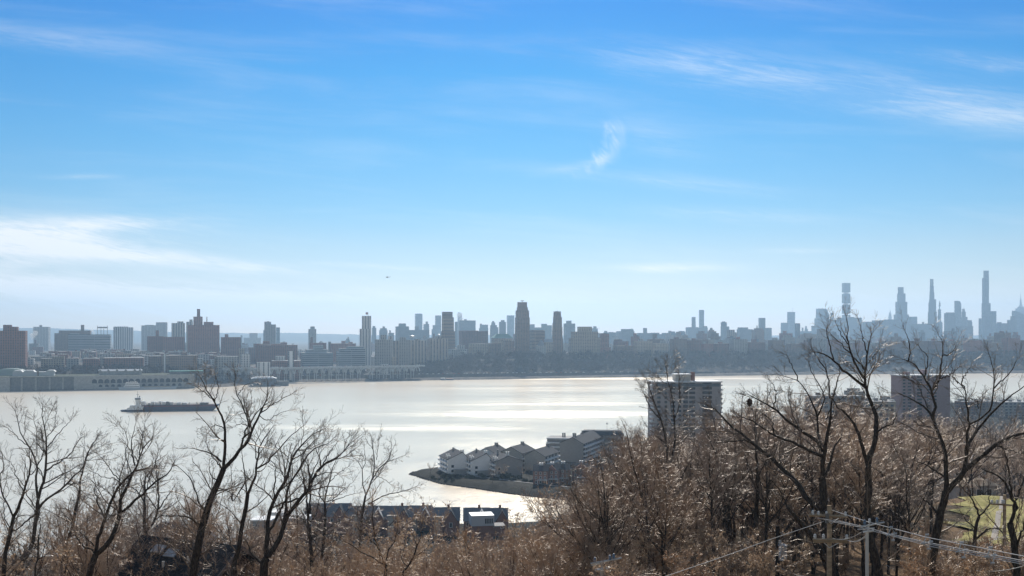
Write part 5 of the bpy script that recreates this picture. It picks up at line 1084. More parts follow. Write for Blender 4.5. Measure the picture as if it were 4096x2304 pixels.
M_PORC = mat('white_porcelain', col=(.74, .71, .66), rough=.35); M_BLUE = mat('blue_insulator', col=(.13, .20, .28), rough=.4)
PC = lambda x, y: (1600 + x / 4.262, 1700 + y / 4.262)
def ground_root(name, label, cat, px, D, yaw, group=None, z=None):
    x = (px - CX) / F * D; g = nz(x, D) if z is None else z
    o = empty(name, (x, D, g), yaw); tag(o, label, cat, group); return o
def gable_house(name, label, cat, px, D, yaw, w_, d_, ev, rd, wall, peak=.5, group=None, roofm=None, z=None):
    """gable end toward the viewer: local x across, y away; origin at the near corner"""
    o = ground_root(name, label, cat, px, D, yaw, group, z)
    MB().prism([(0, -2), (w_, -2), (w_, ev), (w_ * peak, rd), (0, ev)], 0, d_).build('wall', wall, o)
    t = .35; s1 = (rd - ev) / (w_ * peak); s2 = (rd - ev) / (w_ * (1 - peak)); ov = .7
    MB().prism([(-ov, ev - s1 * ov + .05), (w_ * peak, rd + .05), (w_ + ov, ev - s2 * ov + .05), (w_ + ov, ev - s2 * ov + .05 + t), (w_ * peak, rd + .05 + t), (-ov, ev - s1 * ov + .05 + t)], -.5, d_ + .5).build('roof', roofm or M_SHING, o)
    return o
def win(o, x, y, z, wx, wz, face='y', m=None, frame=True):
    mb = MB()
    if face == 'y': mb.box(x - wx / 2, x + wx / 2, y - .06, y + .3, z, z + wz)
    else: mb.box(y - .06, y + .3, x - wx / 2, x + wx / 2, z, z + wz)
    q = mb.build('window', m or M_GLASS, o)
    if frame:
        f = MB(); t = .14
        for a, b, c, d in ((-wx / 2 - t, wx / 2 + t, -t, 0), (-wx / 2 - t, wx / 2 + t, wz, wz + t), (-wx / 2 - t, -wx / 2, 0, wz), (wx / 2, wx / 2 + t, 0, wz)):
            if face == 'y': f.box(x + a, x + b, y - .12, y + .1, z + c, z + d)
            else: f.box(y - .12, y + .1, x + a, x + b, z + c, z + d)
        f.build('frame', M_WHITE, q)
    return q
def chimney(o, x, y, z0, z1, m=None, r=.55, pair=True):
    for k in ((-.75, .75) if pair else (0,)):
        MB().tube([(x + k, y, z0), (x + k, y, z1)], r, 8).build('chimney', m or M_WHITE, o)
def balconies(o, d_, floors, fh, z0, m=M_SIDE, n=3):
    for f in range(floors):
        z = z0 + f * fh
        MB().box(-1.5, -.02, .4, d_ - .4, z, z + 1.05).build('balcony', m, o)
        for k in range(n): win(o, 2.2 + (d_ - 4.4) * (k + .5) / n, 0, z + 1.1, (d_ - 6) / n * .62, fh - 1.5, 'x', frame=False)
for i, (cx_, by, label, wl, w_, pk, wallm) in enumerate(((820, 838, 'white balconied gable house at the tip of the peninsula', 0, 14.5, .72, M_SIDE), (1225, 862, 'white balconied gable house, middle of the three at the tip', 0, 14.5, .72, M_SIDE), (1632, 886, 'grey sided gable house, closest of the three at the tip', 0, 19, .47, M_SIDEG))):
    u, v = PC(cx_, by); D = (100 - 3.4) / ((v - HY) / F)
    o = gable_house('waterfront_house', label, 'house', u, D, R(18), w_, 24, 10.0, 14.6 if i < 2 else 13.6, wallm, pk)
    balconies(o, 24, 3, 3.1, .9)
    for zz_ in (1.2, 4.4): win(o, 3.2 if i < 2 else 2.4, 0, zz_, 1.8, 1.8)
    chimney(o, 1.2, 3, 9.5, 12.4); chimney(o, 2.0, 9, 10, 12.8)
    chimney(o, w_ * pk, 2, 13, 16.4); chimney(o, w_ * pk - 2, 18, 12, 16.2, M_SIDEG, .7, False)
    if i < 2: MB().box(3.8, w_, -3.5, -.1, 0, 3.2).build('porch', M_SIDEG, o)
for cx_, rby, D, w_, d_, wallm, label, ev in ((1300, 0, 712, 15, 22, M_SIDE, 'white gable house showing behind the middle house of the tip', 11.5), (1700, 0, 716, 17, 26, M_SIDET, 'pinkish gable house with dark roof behind the grey sided one', 11.5), (2125, 0, 705, 15, 30, M_SIDET, 'tan walled gable house left of the long balcony block', 10.5)):
    u, _ = PC(cx_, 0); o = gable_house('waterfront_house', label, 'house', u, D, R(-22), w_, d_, ev, ev + 4.2, wallm)
    for f in range(3): MB().box(w_ + .02, w_ + 1.5, .5, d_ - .5, .8 + f * 3.2, 1.85 + f * 3.2).build('balcony', M_SIDE, o)
    for f in range(3):
        for k in range(4): MB().box(w_ - .2, w_ + .06, 2 + k * d_ / 4.4, 4.6 + k * d_ / 4.4, 1.9 + f * 3.2, 3.7 + f * 3.2).build('window', M_GLASS, o)
    chimney(o, w_ * .5, d_ - 3, ev + 3, ev + 6, M_SIDEG, .7)
# the long terraced block
gx = lambda x: 2048 + x / 2.516
gy = lambda y: 1728 + y / 2.516
D = 752; o = gable_house('terrace_block', 'long dark roofed block with white balcony strips behind the gable houses', 'apartment block', gx(482), D, R(-20), 18, 62, 14, 18.5, M_SIDEG, .55)
for f in range(4): MB().box(18.02, 19.6, 1, 61, .8 + f * 3.3, 1.85 + f * 3.3).build('balcony', M_SIDE, o)
for f in range(4):
    for k in range(10): MB().box(17.8, 18.06, 2 + k * 6, 5.6 + k * 6, 1.95 + f * 3.3, 3.9 + f * 3.3).build('window', M_GLASS, o)
chimney(o, 9, 8, 17, 21, M_SIDEG, .7); chimney(o, 9, 30, 18, 21, M_SIDEG, .7, False)
D = 770; o = ground_root('terrace_block', 'stepped white terraces beside the long dark roofed block', 'apartment block', gx(342), D, R(-12))
for f in range(5): MB().box(0, 25 - f * .4, f * 1.2, 22, f * 3.2 - (1 if f == 0 else 0), f * 3.2 + 2.95).build('storey', M_SIDEG, o); MB().box(-.2, 25.1 - f * .4, f * 1.2 - 1.3, f * 1.2 - .05, f * 3.2 + 2.0, f * 3.2 + 3.1).build('balcony', M_SIDE, o)
chimney(o, 12, 12, 15.6, 19, M_SIDEG, .6)
D = 800; o = ground_root('terrace_block', 'far wing of the balcony block with a flat dark eave', 'apartment block', gx(690), D, R(-6))
MB().box(0, 34, 0, 16, -1, 15).build('wall', M_SIDEG, o); MB().box(-.6, 34.6, -.8, 16.6, 15, 18.2, 3, 3).build('roof', M_SHING, o)
for f in range(3):
    MB().box(.5, 33.5, -1.4, -.02, 1 + f * 4, 2.1 + f * 4).build('balcony', M_SIDE, o)
    for k in range(8): win(o, 3 + k * 4, 0, 2.3 + f * 4, 2.2, 1.6, frame=False)
# brick town houses by the inlet
for k, (x0, w_, lab) in enumerate(((212, 9.6, 'brick town house with white porch at the end of the inlet row'), (326, 9.4, 'brick town house with pointed gable, second in the inlet row'), (436, 9.4, 'brick town house under the bare russet branches, third in the inlet row'), (600, 12, 'brick town house half hidden by twigs, last in the inlet row'), (760, 12, 'pale chimneyed brick town house behind the twigs of the inlet'))):
    D = 640 + k * 3; o = ground_root('town_house', lab, 'house', gx(x0), D, R(-6))
    MB().box(0, w_, 0, 11, -2, 8.6).build('wall', M_BRICKN, o); MB().prism([(-.6, 8.5), (11.6, 8.5), (5.5, 11.9)], -.3, w_ + .3, 'x').build('roof', M_SHING, o)
    if k in (1, 3): MB().prism([(1.4, 8.4), (w_ - 1.4, 8.4), (w_ / 2, 11.6)], -.3, 4).build('gable', M_BRICKN, o)
    for f in range(3):
        for xx in (.2, .5, .8): win(o, w_ * xx, 0, .8 + f * 2.8, 1.0, 1.6)
    MB().box(w_ * .3, w_ * .95, -2.2, -.14, 3.0, 3.3).build('porch', M_WHITE, o)
    for xx in (.32, .92): MB().box(w_ * xx - .12, w_ * xx + .12, -2.1, -1.8, 0, 3.0).build('post', M_WHITE, o)
    chimney(o, w_ * .5, 5.5, 11.5, 13.2, M_WHITE, .6)
# row houses along the near bank
fx = lambda x: 1024 + x / 2.516
fy = lambda y: 1728 + y / 2.516
for k, (x0, x1, yr, D, lab) in enumerate(((490, 930, 703, 492, 'long brick row house with a plain dark roof at the end of the near bank'), (930, 1300, 728, 490, 'brick row house with steep side gable next to the long plain roof'), (1305, 1560, 728, 486, 'brick row house with white bay, third along the near bank'), (1545, 1760, 724, 500, 'dark roofed brick row house with a raised ridge, fourth along the near bank'), (1765, 2040, 742, 488, 'brick row house behind the golden crown'), (2090, 2345, 746, 489, 'brick row house above the white box house'), (2345, 2530, 748, 484, 'last brick row house before the twigs, with two gables'))):
    w_ = (x1 - x0) / 2.516 / F * D; o = ground_root('row_house', lab, 'house', fx(x0), D - 10, R(2), z=3.2); zr = H - (fy(yr) - HY) / F * D - 3.2; ze = zr - 5.2
    MB().box(0, w_, 0, 12, -3, ze).build('wall', M_BRICKN, o); MB().prism([(-.8, ze - .3), (12.8, ze - .3), (6, zr)], -.3, w_ + .3, 'x').build('roof', M_SHINGL, o)
    for g in range(1 if w_ < 14 else 2):
        c = w_ * (.7 if w_ < 14 else (.3, .78)[g]); MB().prism([(c - 2.8, 2), (c + 2.8, 2), (c + 2.8, ze), (c, zr - .7), (c - 2.8, ze)], -1.2, 5).build('gable', M_BRICKN, o)
        MB().prism([(c - 3.1, ze - .4), (c, zr - .6), (c + 3.1, ze - .4), (c + 3.1, ze), (c, zr - .2), (c - 3.1, ze)], -1.5, 5).build('gable_roof', M_WHITE if k % 2 else M_SHING, o)
        win(o, c, -1.2, ze - 3.2, 1.3, 2.0)
    for xx in np.arange(1.8, w_ - 1, 2.8): win(o, float(xx), 0, ze - 2.8, 1.1, 1.7)
    if k in (1, 2, 3, 4): MB().box(w_ * .2 - 1.3, w_ * .2 + 1.3, -1.6, -.1, 0, ze + 1.5).box(w_ * .2 - 1.7, w_ * .2 + 3.2, -1.9, -.1, ze + 1.5, ze + 1.9).build('bay', M_SIDET, o)
    chimney(o, w_ * .6, 6, zr - .6, zr + 1.3, M_BRICKN, .6, False)
D = 440; o = ground_root('box_house', 'white metal clad box house with a row of dark windows on a brick base', 'house', fx(2168), D, R(10), z=4); w_ = 10.2; zt = H - (fy(845) - HY) / F * D - 4; zb = H - (fy(950) - HY) / F * D - 4
MB().box(0, w_, 0, 9, zb, zt).build('upper_box', mat('ribbed_white_metal', col=(.50, .54, .58), rough=.4), o); MB().box(.4, w_ - .4, .4, 8.6, -4, zb).build('base', M_BRICKN, o); MB().box(w_ + .05, w_ + 5, -1, 7, zb - .4, zb).build('terrace', M_SIDEG, o)
for k in range(4): win(o, 6.4 + k * .95, 0, zb + 1.0, .7, 2.2, frame=False)
for x0, x1, yt, D, lab, m in ((250, 505, 878, 452, 'white flat roofed house low behind the double trunk tree', M_SIDE), (150, 290, 818, 470, 'narrow pale grey house left of the white flat roofed one', M_SIDE), (-60, 150, 895, 440, 'dark low house left of the pale narrow house', M_SIDEG)):
    w_ = (x1 - x0) / 2.516 / F * D; o = ground_root('flat_house', lab, 'house', fx(x0), D, R(-4), z=4); zt = H - (fy(yt) - HY) / F * D - 4
    MB().box(0, w_, 0, 10, -4, zt).build('wall', m, o); MB().box(-.3, w_ + .3, -.3, 10.3, zt, zt + .5).build('roof', M_WHITE, o)
    for f in range(int(zt / 3.2)):
        for xx in np.arange(1.5, w_ - 1, 2.6): win(o, float(xx), 0, f * 3.2 + .9, 1.2, 1.6)
    MB().box(w_ * .3, w_, -2.6, -.1, 6.2, 6.5).box(w_ * .3, w_, -2.6, -2.5, 6.5, 7.4).build('balcony', M_WHITE, o)
for x0, x1, yt, D, lab in ((1540, 1800, 930, 418, 'grey hip roofed house behind the black roof'), (1850, 2110, 955, 400, 'house with pale flat roof strip right of the grey hip roof')):
    w_ = (x1 - x0) / 2.516 / F * D; px_ = x0 / 2.516; o = ground_root('low_house', lab, 'house', px_, D, R(3), z=8); zt = H - (1728 + yt / 2.516 - HY) / F * D - 8
    MB().box(0, w_, 0, 10, -6, zt - 2.2).build('wall', M_SIDE, o); MB().box(-.6, w_ + .6, -.6, 10.6, zt - 2.2, zt, w_ * .22, 4).build('roof', M_SHING, o)
# black roofed house with skylights
D = 104; u = 760; x = (u - CX) / F * D; zr = H - (2172 - HY) / F * D; g = nz(x, D); o = empty('house', (x, D, g), R(-24)); tag(o, 'house with black shingle roof, two skylights and an open gable at the bottom left', 'house')
zr -= g; ze = zr - 2.9
MB().box(-5.6, 5.6, -4.2, 4.2, -2, ze + .2).build('wall', mat('dark_wood_wall', brickish((.05, .035, .028), 2, .3), rough=.9), o)
def m_shing(t, b):
    p = t.n('ShaderNodeTexCoord').outputs['Object']
    n = t.n('ShaderNodeTexNoise', i={'Vector': p, 'Scale': 3.5, 'Detail': 6.0, 'Roughness': .75}).outputs[0]; n2 = t.n('ShaderNodeTexNoise', i={'Vector': p, 'Scale': .5, 'Detail': 3.0}).outputs[0]
    c = t.mix(t.smooth(n, .35, .65), (.012, .013, .016), (.06, .06, .062)); c = t.mix(t.m('MULTIPLY', t.smooth(n, .58, .66), t.smooth(n2, .45, .6)), c, (.28, .19, .11)); t.link(c, b.inputs['Base Color'])
M_BLACKR = mat('black_roof_with_leaves', m_shing, rough=.75)
MB().prism([(-5.2, ze - .5), (0, zr), (5.2, ze - .5), (5.2, ze - .25), (0, zr + .3), (-5.2, ze - .25)], -6.6, 6.6, 'x').build('roof', M_BLACKR, o)
MB().prism([(-4.6, ze - .2), (4.6, ze - .2), (0, zr - .15)], 5.62, 5.75, 'x').build('gable', mat('brown_gable_boards', col=(.085, .05, .035), rough=.8), o)
MB().prism([(-5.3, ze - .62), (0, zr - .1), (0, zr + .32), (-5.3, ze - .2)], 6.62, 6.75, 'x').prism([(5.3, ze - .62), (0, zr - .1), (0, zr + .32), (5.3, ze - .2)], 6.62, 6.75, 'x').build('barge_board', mat('barge_board_paint', col=(.16, .12, .10), rough=.7), o)
sl_ = (zr - ze + .5) / 5.2
for cx_, cy_ in ((-2.9, -1.4), (-.9, -1.7)):
    k = MB(); zc = zr + .3 + cy_ * sl_
    k.box(cx_ - .72, cx_ + .72, -.55, .55, 0, .12); sk_ = k.build('skylight', mat('skylight_glass', col=(.40, .43, .45), rough=.2), o); sk_.location = (0, cy_, zc); sk_.rotation_euler = (math.atan(sl_), 0, 0); sk_.data.transform(Matrix.Translation((0, 0, 0)))
for cx_, cy_ in ((.4, -1.0), (-.6, -3.2), (1.9, -2.4)): MB().tube([(cx_, cy_, zr + cy_ * sl_), (cx_, cy_, zr + cy_ * sl_ + .8)], .14, 8).build('vent_pipe', M_PORC, o)
# tan roofed house by the lawn
D = 236; u = 3850; x = (u - CX) / F * D; g = nz(x, D); zt = H - (1922 - HY) / F * D - g; o = empty('house', (x, D, g), R(8)); tag(o, 'house with flat tan roof at the head of the lawn', 'house')
MB().box(0, 8.6, 0, 7, -2, zt - 1.3).build('wall', M_SIDEG, o); MB().box(-.6, 9.2, -.7, 7.6, zt - 1.3, zt - .2, 1.6, 2.4).build('roof', mat('tan_shingle', brickish((.50, .40, .29), 2, .15), rough=.8), o)  # wall given dark siding, its shadow put into the colour
for k in range(3): win(o, 1.6 + k * 2.6, 0, zt - 3.6, 1.2, 1.4)
# lawn, path
def patch(name, pts, m, lift, kind='structure', n=24):
    q = [((u - CX) / F * d, d) for u, d in pts]; P4 = np.array(q); V = []; Fc = []
    for i in range(n + 1):
        for j in range(n + 1):
            a, b = i / n, j / n; p = P4[0] * (1 - a) * (1 - b) + P4[1] * a * (1 - b) + P4[2] * a * b + P4[3] * (1 - a) * b; ed = 4 * min(a, 1 - a, b, 1 - b); jx = (vnoise(p[:1] * .22, p[1:] * .22, 5)[0] - .5) * 7 * max(0, 1 - ed) * (name == 'lawn'); jy = (vnoise(p[:1] * .3, p[1:] * .3, 9)[0] - .5) * 9 * max(0, 1 - ed) * (name == 'lawn'); p = p + np.array([jx, jy]); V.append((p[0], p[1], nz(p[0], p[1]) + lift))
    for i in range(n):
        for j in range(n): k = i * (n + 1) + j; Fc.append((k, k + n + 1, k + n + 2, k + 1))
    tag(mesh(name, V, Fc, m, smooth=True), kind=kind)
def m_grass(t, b):
    p = t.n('ShaderNodeTexCoord').outputs['Object']; n = t.n('ShaderNodeTexNoise', i={'Vector': p, 'Scale': .35, 'Detail': 7.0, 'Roughness': .7}).outputs[0]
    t.link(t.mix(t.smooth(n, .36, .64), (.27, .245, .08), (.45, .395, .16)), b.inputs['Base Color'])
M_GRASS = mat('winter_grass', m_grass, rough=.9)
patch('lawn', [(3790, 128), (4260, 124), (4200, 214), (3850, 214)], M_GRASS, .25); patch('path', [(3962, 150), (3990, 150), (4016, 209), (4000, 209)], mat('path_gravel', col=(.42, .38, .33), rough=.9), .30)
patch('lawn', [(3960, 60), (4120, 58), (4110, 72), (3990, 74)], M_GRASS, .25)
# white tower and pink tower
def tower(label, px0, px1, yt, D, wall, floors, yaw, cols, ends, name='apartment_tower', base=4):
    w_ = (px1 - px0) / F * D / math.cos(yaw); x = (px0 - CX) / F * D; o = empty(name, (x, D, base), yaw); tag(o, label, 'tower'); zt = H - (yt - HY) / F * D - base; fh = zt / floors
    MB().box(0, w_, 0, 22, -4, zt - .5).build('wall', wall, o); MB().box(-.7, w_ + .7, -.7, 22.7, zt - .5, zt + .4).build('roof', M_SIDE, o)
    for f in range(floors):
        for a, b, dk in cols: MB().box(w_ * a, w_ * b, -.05 if not dk else -.16, .4, f * fh + fh * .3, f * fh + fh * (.82 if not dk else .9)).build('window', M_GLASS, o)
        for e in ends: MB().box(-1.7 if e < 0 else w_ + .02, -.02 if e < 0 else w_ + 1.7, 2, 9, f * fh + .1, f * fh + 1.15).build('balcony', M_SIDE, o)
    return o, w_, zt
M_PINKW = mat('pinkish_white_panel', brickish((.43, .375, .355), .3, .1), rough=.8); M_PINKB = mat('mauve_brick', brickish((.34, .23, .22), .6, .15), rough=.85)
o, w_, zt = tower('white apartment tower with end balconies and rooftop penthouse, standing in the bare trees', 2618, 2888, 1528, 690, M_PINKW, 20, R(4), [(.04, .09, 0), (.15, .19, 0), (.245, .31, 1), (.36, .40, 0), (.43, .50, 1), (.52, .61, 0), (.70, .76, 0), (.80, .88, 1), (.92, .96, 0)][:5] + [(.52, .61, 0), (.72, .86, 1)], (-1, 1))
MB().box(w_ * .345, w_ * .575, 6, 15, zt + .4, zt + 4.8).build('penthouse', M_SIDET, o); MB().box(w_ * .335, w_ * .585, 5.6, 15.4, zt + 4.8, zt + 5.2).build('penthouse_roof', M_SIDE, o); MB().box(w_ * .60, w_ * .65, 8, 11, zt + .4, zt + 6.4).build('chimney', M_BRICKN, o)
MB().box(w_ * .02, w_ * .98, -.22, -.06, zt - 3.3, zt - 1.2).build('top_window_band', FM['slate'], o)
o, w_, zt = tower('mauve brick tower with a blue grey middle strip near the photo border', 3606, 3805, 1502, 900, M_PINKB, 20, R(3), [(.03, .08, 0), (.13, .20, 0), (.32, .42, 1), (.52, .58, 0), (.66, .72, 0), (.80, .85, 0), (.92, .97, 0)][:5], ())
MB().box(w_ * .14, w_ * .24, 6, 12, zt + .4, zt + 3).build('bulkhead', M_PINKB, o); MB().box(w_ * .5, w_ * .6, 6, 12, zt + .4, zt + 5).build('bulkhead', M_PINKB, o)
for x0, x1, yt, D, mk, lab in ((400, 935, 1337, 820, 'grey', 'long grey low block between the two near towers'), (800, 940, 1292, 860, 'grey', 'grey raised box on the long grey low block'), (940, 1250, 1392, 830, 'tan', 'low tan block left of the mauve brick tower'), (1160, 1235, 1375, 845, 'pale', 'small white block touching the mauve brick tower'), (1910, 2045, 1395, 1150, 'dbrick', 'dark gabled row by the water right of the mauve tower'), (2060, 2250, 1392, 1180, 'brown', 'brown waterside block right of the dark gabled row'), (2290, 2600, 1400, 1150, 'grey', 'grey waterside block at the photo border')):
    pm = 3072 + (x0 + x1) / 2 / 2.516; X = (pm - CX) / F * D; g = 3.4; zt = H - (1050 + yt / 2.516 - HY) / F * D - g; w_ = (x1 - x0) / 2.516 / F * D
    o = empty('low_block', (X, D, g), R(3)); tag(o, lab, 'building'); block(o, 'main_block', FM[mk], w_, 16, -4, zt)
    for k in range(3): block(o, 'bulkhead', M_SIDEG, 3, 3, zt - .3, zt + 2.2, (k - 1) * w_ * .3, 2)
# round evergreen bushes, rip-rap, lamps
def m_ever(t, b): t.link(t.mix(t.n('ShaderNodeNewGeometry').outputs['Random Per Island'], (.03, .045, .03), (.07, .09, .05)), b.inputs['Base Color'])
M_EVER = mat('evergreen_leaf', m_ever, rough=.7); rb = noise_rng(77); bush = None
def bush_at(px, D, r, label, grp, i):
    global bush
    x = (px - CX) / F * D; g = nz(x, D)
    if bush is None:
        d = unit(rb.normal(0, 1, (1500, 3))); d[:, 2] = np.abs(d[:, 2]) * 1.15; p = d * (rb.uniform(.55, 1.0, 1500) ** .5)[:, None] * (1 + .16 * np.sin(d[:, :1] * 7 + d[:, 1:2] * 5)); V, Fc = leaves_mesh(rb, p, .22); bush = mesh('evergreen_bush', V, Fc, M_EVER); o = bush
    else: o = bush.copy(); COL.objects.link(o)
    o.location = (x, D, g - .1); o.scale = (r, r, r * .85); o.rotation_euler = (0, 0, i * 1.3); tag(o, label, 'bush', grp)
for i, (x, y, r) in enumerate(((600, 850, 1.3), (665, 860, 1.2), (735, 845, 1.9), (800, 880, 1.6), (835, 850, 2.0), (905, 890, 1.4), (1040, 860, 1.5), (1150, 880, 2.0), (1225, 885, 2.1), (1380, 860, 2.4), (1440, 880, 1.8), (1560, 910, 1.6), (1640, 915, 1.6), (1790, 880, 3.4), (1870, 890, 3.2), (1930, 930, 2.4), (2030, 900, 2.2), (2130, 950, 2.2), (2250, 960, 2.0), (2350, 980, 2.0), (560, 830, 1.6), (2460, 1000, 1.8))):
    u, v = PC(x, y + 22); D = (100 - 3.3) / ((v - HY) / F); bush_at(u, D, r, 'rounded dark bush in the planting between the waterfront houses and the bank', 'bushes along the peninsula path', i)
def tree_at(label, px, D, h, grp=None, k=0): return plant('slope', 'bare_tree', label, 'tree', grp, px, D, h=h, rng=rw, k=k)
tree_at('small round headed tree alone on the tip of the peninsula', 1722, 697, 7.5, None, 6)
for px in (1965, 2010, 2080, 2110, 2160, 2215, 2255, 2300, 2340, 2390, 2420, 2460, 2500, 2550, 2590): tree_at('bare tree among its like on the peninsula between houses and inlet', px + rw.uniform(-8, 8), (640 if px < 2180 else 655) + rw.uniform(0, 50) - (30 if px > 2300 else 0), rw.uniform(6, 11), 'bare trees on the peninsula', rw.randrange(5, 9))
M_FARW = mat('far_wood_bark', lambda t, b: t.link(t.mix(t.n('ShaderNodeNewGeometry').outputs['Random Per Island'], (.10, .078, .062), (.30, .23, .175)), b.inputs['Base Color']), rough=.6); rr_ = noise_rng(61); V_ = []
def far_wood(n, per=110):
    px = rr_.uniform(2420, 4180, n); D = rr_.uniform(330, 1350, n); x = (px - CX) / F * D; keep = sdist(NJ, x, D) > 14; x, D = x[keep], D[keep]; n = len(x); z0 = nj_z(x, D); hh = rr_.uniform(11, 19, n); idx = np.repeat(np.arange(n), per); M = len(idx)
    d = unit(rr_.normal(0, 1, (M, 3)) + np.array([0, 0, .5])); c = np.stack([x, D, z0 + hh * .6], -1)[idx]; e = np.stack([hh * .33, hh * .33, hh * .42], -1)[idx]
    p = c + d * e * (rr_.random(M) ** .5)[:, None]; ln = (hh[idx] * rr_.uniform(.08, .2, M))[:, None]; a = unit(d + rr_.normal(0, .4, (M, 3)) + np.array([0, 0, .5])); b = unit(np.cross(a, rr_.normal(0, 1, (M, 3)))) * ln * .05
    V = np.stack([p - a * ln * .6 - b, p - a * ln * .6 + b, p + a * ln * .6], 1).reshape(-1, 3); Fc = np.arange(M * 3).reshape(M, 3)
    tag(mesh('far_wood', V, Fc, M_FARW), kind='stuff')
far_wood(1300, 130)
rk = noise_rng(9); V = []; Fc = []; cnt = 0
tp = NJ[10:20]; ico = bmesh.new(); bmesh.ops.create_icosphere(ico, subdivisions=1, radius=1); iv = np.array([v.co[:] for v in ico.verts]); fi = np.array([[v.index for v in f.verts] for f in ico.faces]); ico.free()
for (ax, ay), (bx, by) in zip(tp[:-1], tp[1:]):
    Ls = math.hypot(bx - ax, by - ay); nx_, ny_ = -(by - ay) / Ls, (bx - ax) / Ls
    for j in range(int(Ls * 14)):
        t = rk.random(); q = rk.uniform(-1.5, 7.5); x = ax + (bx - ax) * t + nx_ * q * 1; y = ay + (by - ay) * t + ny_ * q
        if sdist(NJ, np.array([x]), np.array([y]))[0] < -1.5: continue
        s_ = rk.uniform(.3, .85); V.append(iv * np.array([s_ * rk.uniform(.8, 1.4), s_ * rk.uniform(.8, 1.4), s_ * .75]) + np.array([x, y, nz(x, y) + .1])); Fc.append(fi + cnt); cnt += len(iv)
tag(mesh('riprap_stones', np.concatenate(V), np.concatenate(Fc), mat('riprap_rock', col=(.045, .043, .042), rough=.9)), kind='stuff')
pth = MB(); pq = None
for (ax, ay) in [(-66, 714), (-56, 690), (-40, 672), (-16, 652), (8, 632), (30, 614), (50, 601)]:
    c = (ax + 6.5, ay + 9, 3.45)
    if pq: pth.poly([(pq[0], pq[1], nz(pq[0], pq[1]) + .3), (c[0], c[1], nz(c[0], c[1]) + .3), (c[0] + 1.6, c[1] + 2.0, nz(c[0] + 1.6, c[1] + 2) + .3), (pq[0] + 1.6, pq[1] + 2.0, nz(pq[0] + 1.6, pq[1] + 2) + .3)])
    pq = c
tag(pth.build('promenade', mat('promenade_paving', col=(.26, .255, .25), rough=.9)), kind='structure')
o = ground_root('flood_light', 'tall thin flood light mast rising behind the balcony block', 'street lamp', 2428, 815, 0); zt = H - (1700 - HY) / F * 815 - 3.4
MB().tube([(0, 0, 0), (0, 0, zt)], [.16, .10], 8).build('pole', M_POLEG, o); MB().box(-.9, .9, -.25, .25, zt, zt + .5).box(-.7, .7, -.25, .25, zt + .8, zt + 1.2).build('lamp_head', M_METAL, o)

# ------------------------------------------------------------------ boats and helicopter
D = 1284; s = lambda px: px / 2.516 / F * D
p = pt('A', 1425, 1252, D); o = empty('tank_barge', (p.x, D, 0), R(9)); tag(o, 'long dark blue tank barge with a red rail pushed by the white tug', 'barge')
Lb = s(735) / math.cos(R(9)); M_HULL = mat('navy_hull', brickish((.035, .05, .085), .3, .2), rough=.5); M_REDB = mat('boot_red', col=(.24, .06, .05), rough=.6)
MB().prism([(0, 7.6), (2, -.6), (Lb - 8, -.6), (Lb, 6.5), (Lb + 1, 8.4), (Lb - 6, 7.8)], 0, 17).build('hull', M_HULL, o)
MB().box(2, Lb - 3, -.12, -.02, 6.2, 6.9).build('stripe', M_REDB, o); MB().box(1, Lb - 6, .3, 16.7, 7.62, 8.1).build('deck', mat('deck_brown', col=(.12, .07, .06), rough=.8), o)
for x0, x1, y0, y1 in ((48, 78, 1165, 1), (84, 112, 1152, 1), (120, 150, 1160, 1), (156, 182, 1150, 1), (190, 225, 1156, 1), (230, 300, 1160, 1), (330, 372, 1163, 1), (385, 430, 1166, 1)): MB().box(s(x0), s(x1), 5, 11, 8.1, 8.1 + (1188 - y0) / 7.85 * .95).build('deck_house', M_WHITE, o)
for k in range(9): MB().tube([(s(40 + k * 70), 3, 8.1), (s(40 + k * 70), 3, 11.2)], .35, 6).build('vent_post', M_METAL, o)
MB().tube([(s(40), 12, 9.4), (s(640), 12, 9.4)], .35, 6).build('pipe', M_METAL, o); MB().box(s(228), s(268), 2, 5, 8.1, 12.4, .8, .5).build('hose_rack', M_METAL, o); MB().box(s(560), s(640), 4, 13, 8.1, 10.6).build('bow_gear', M_METAL, o)
p = pt('A', 1203, 1256, D - 6); o = empty('tug', (p.x, D - 6, 0), R(9)); tag(o, 'white tug with tall wheelhouse tower and mast pushing the tank barge', 'tug boat'); K = 1 / 7.85; z = lambda y: (1254 - y) * K
MB().prism([(0, z(1238)), (3, -.5), (s(215), -.5), (s(228), z(1196)), (s(100), z(1228))], 2, 12).build('hull', M_HULL, o); MB().prism([(s(62), z(1236)), (s(222), z(1236)), (s(230), z(1196)), (s(100), z(1208)), (s(70), z(1218))], 1.7, 12.3).build('bulwark', M_WHITE, o)
MB().box(s(92), s(200), 3, 11, z(1210), z(1190)).build('deck_house', M_WHITE, o); MB().box(s(146), s(190), 4.5, 9.5, z(1190), z(1136)).build('tower', M_WHITE, o); MB().box(s(138), s(198), 3.5, 10.5, z(1136), z(1114), .5, .5).build('wheelhouse', M_WHITE, o)
MB().box(s(141), s(195), 3.42, 3.9, z(1132), z(1121)).build('window', M_GLASS, o); MB().tube([(s(162), 7, z(1114)), (s(162), 7, z(1048))], [.35, .12], 6).box(s(150), s(174), 6.8, 7.2, z(1086), z(1083)).build('mast', M_METAL, o); MB().box(s(198), s(238), 4, 10, z(1200), z(1152)).build('engine_casing', M_WHITE, o); MB().tube([(s(178), 9, z(1136)), (s(178), 9, z(1098))], .7, 8).build('funnel', M_METAL, o)
D = 1775; s = lambda px: px / 2.516 / F * D; p = pt('A', 1205, 0, D); o = empty('sludge_ship', (p.x, D - 6, 0), ang); tag(o, 'moored grey ship with white stepped deckhouse in front of the arches', 'ship'); K = 1 / 5.65; z = lambda y: (1027 - y) * K
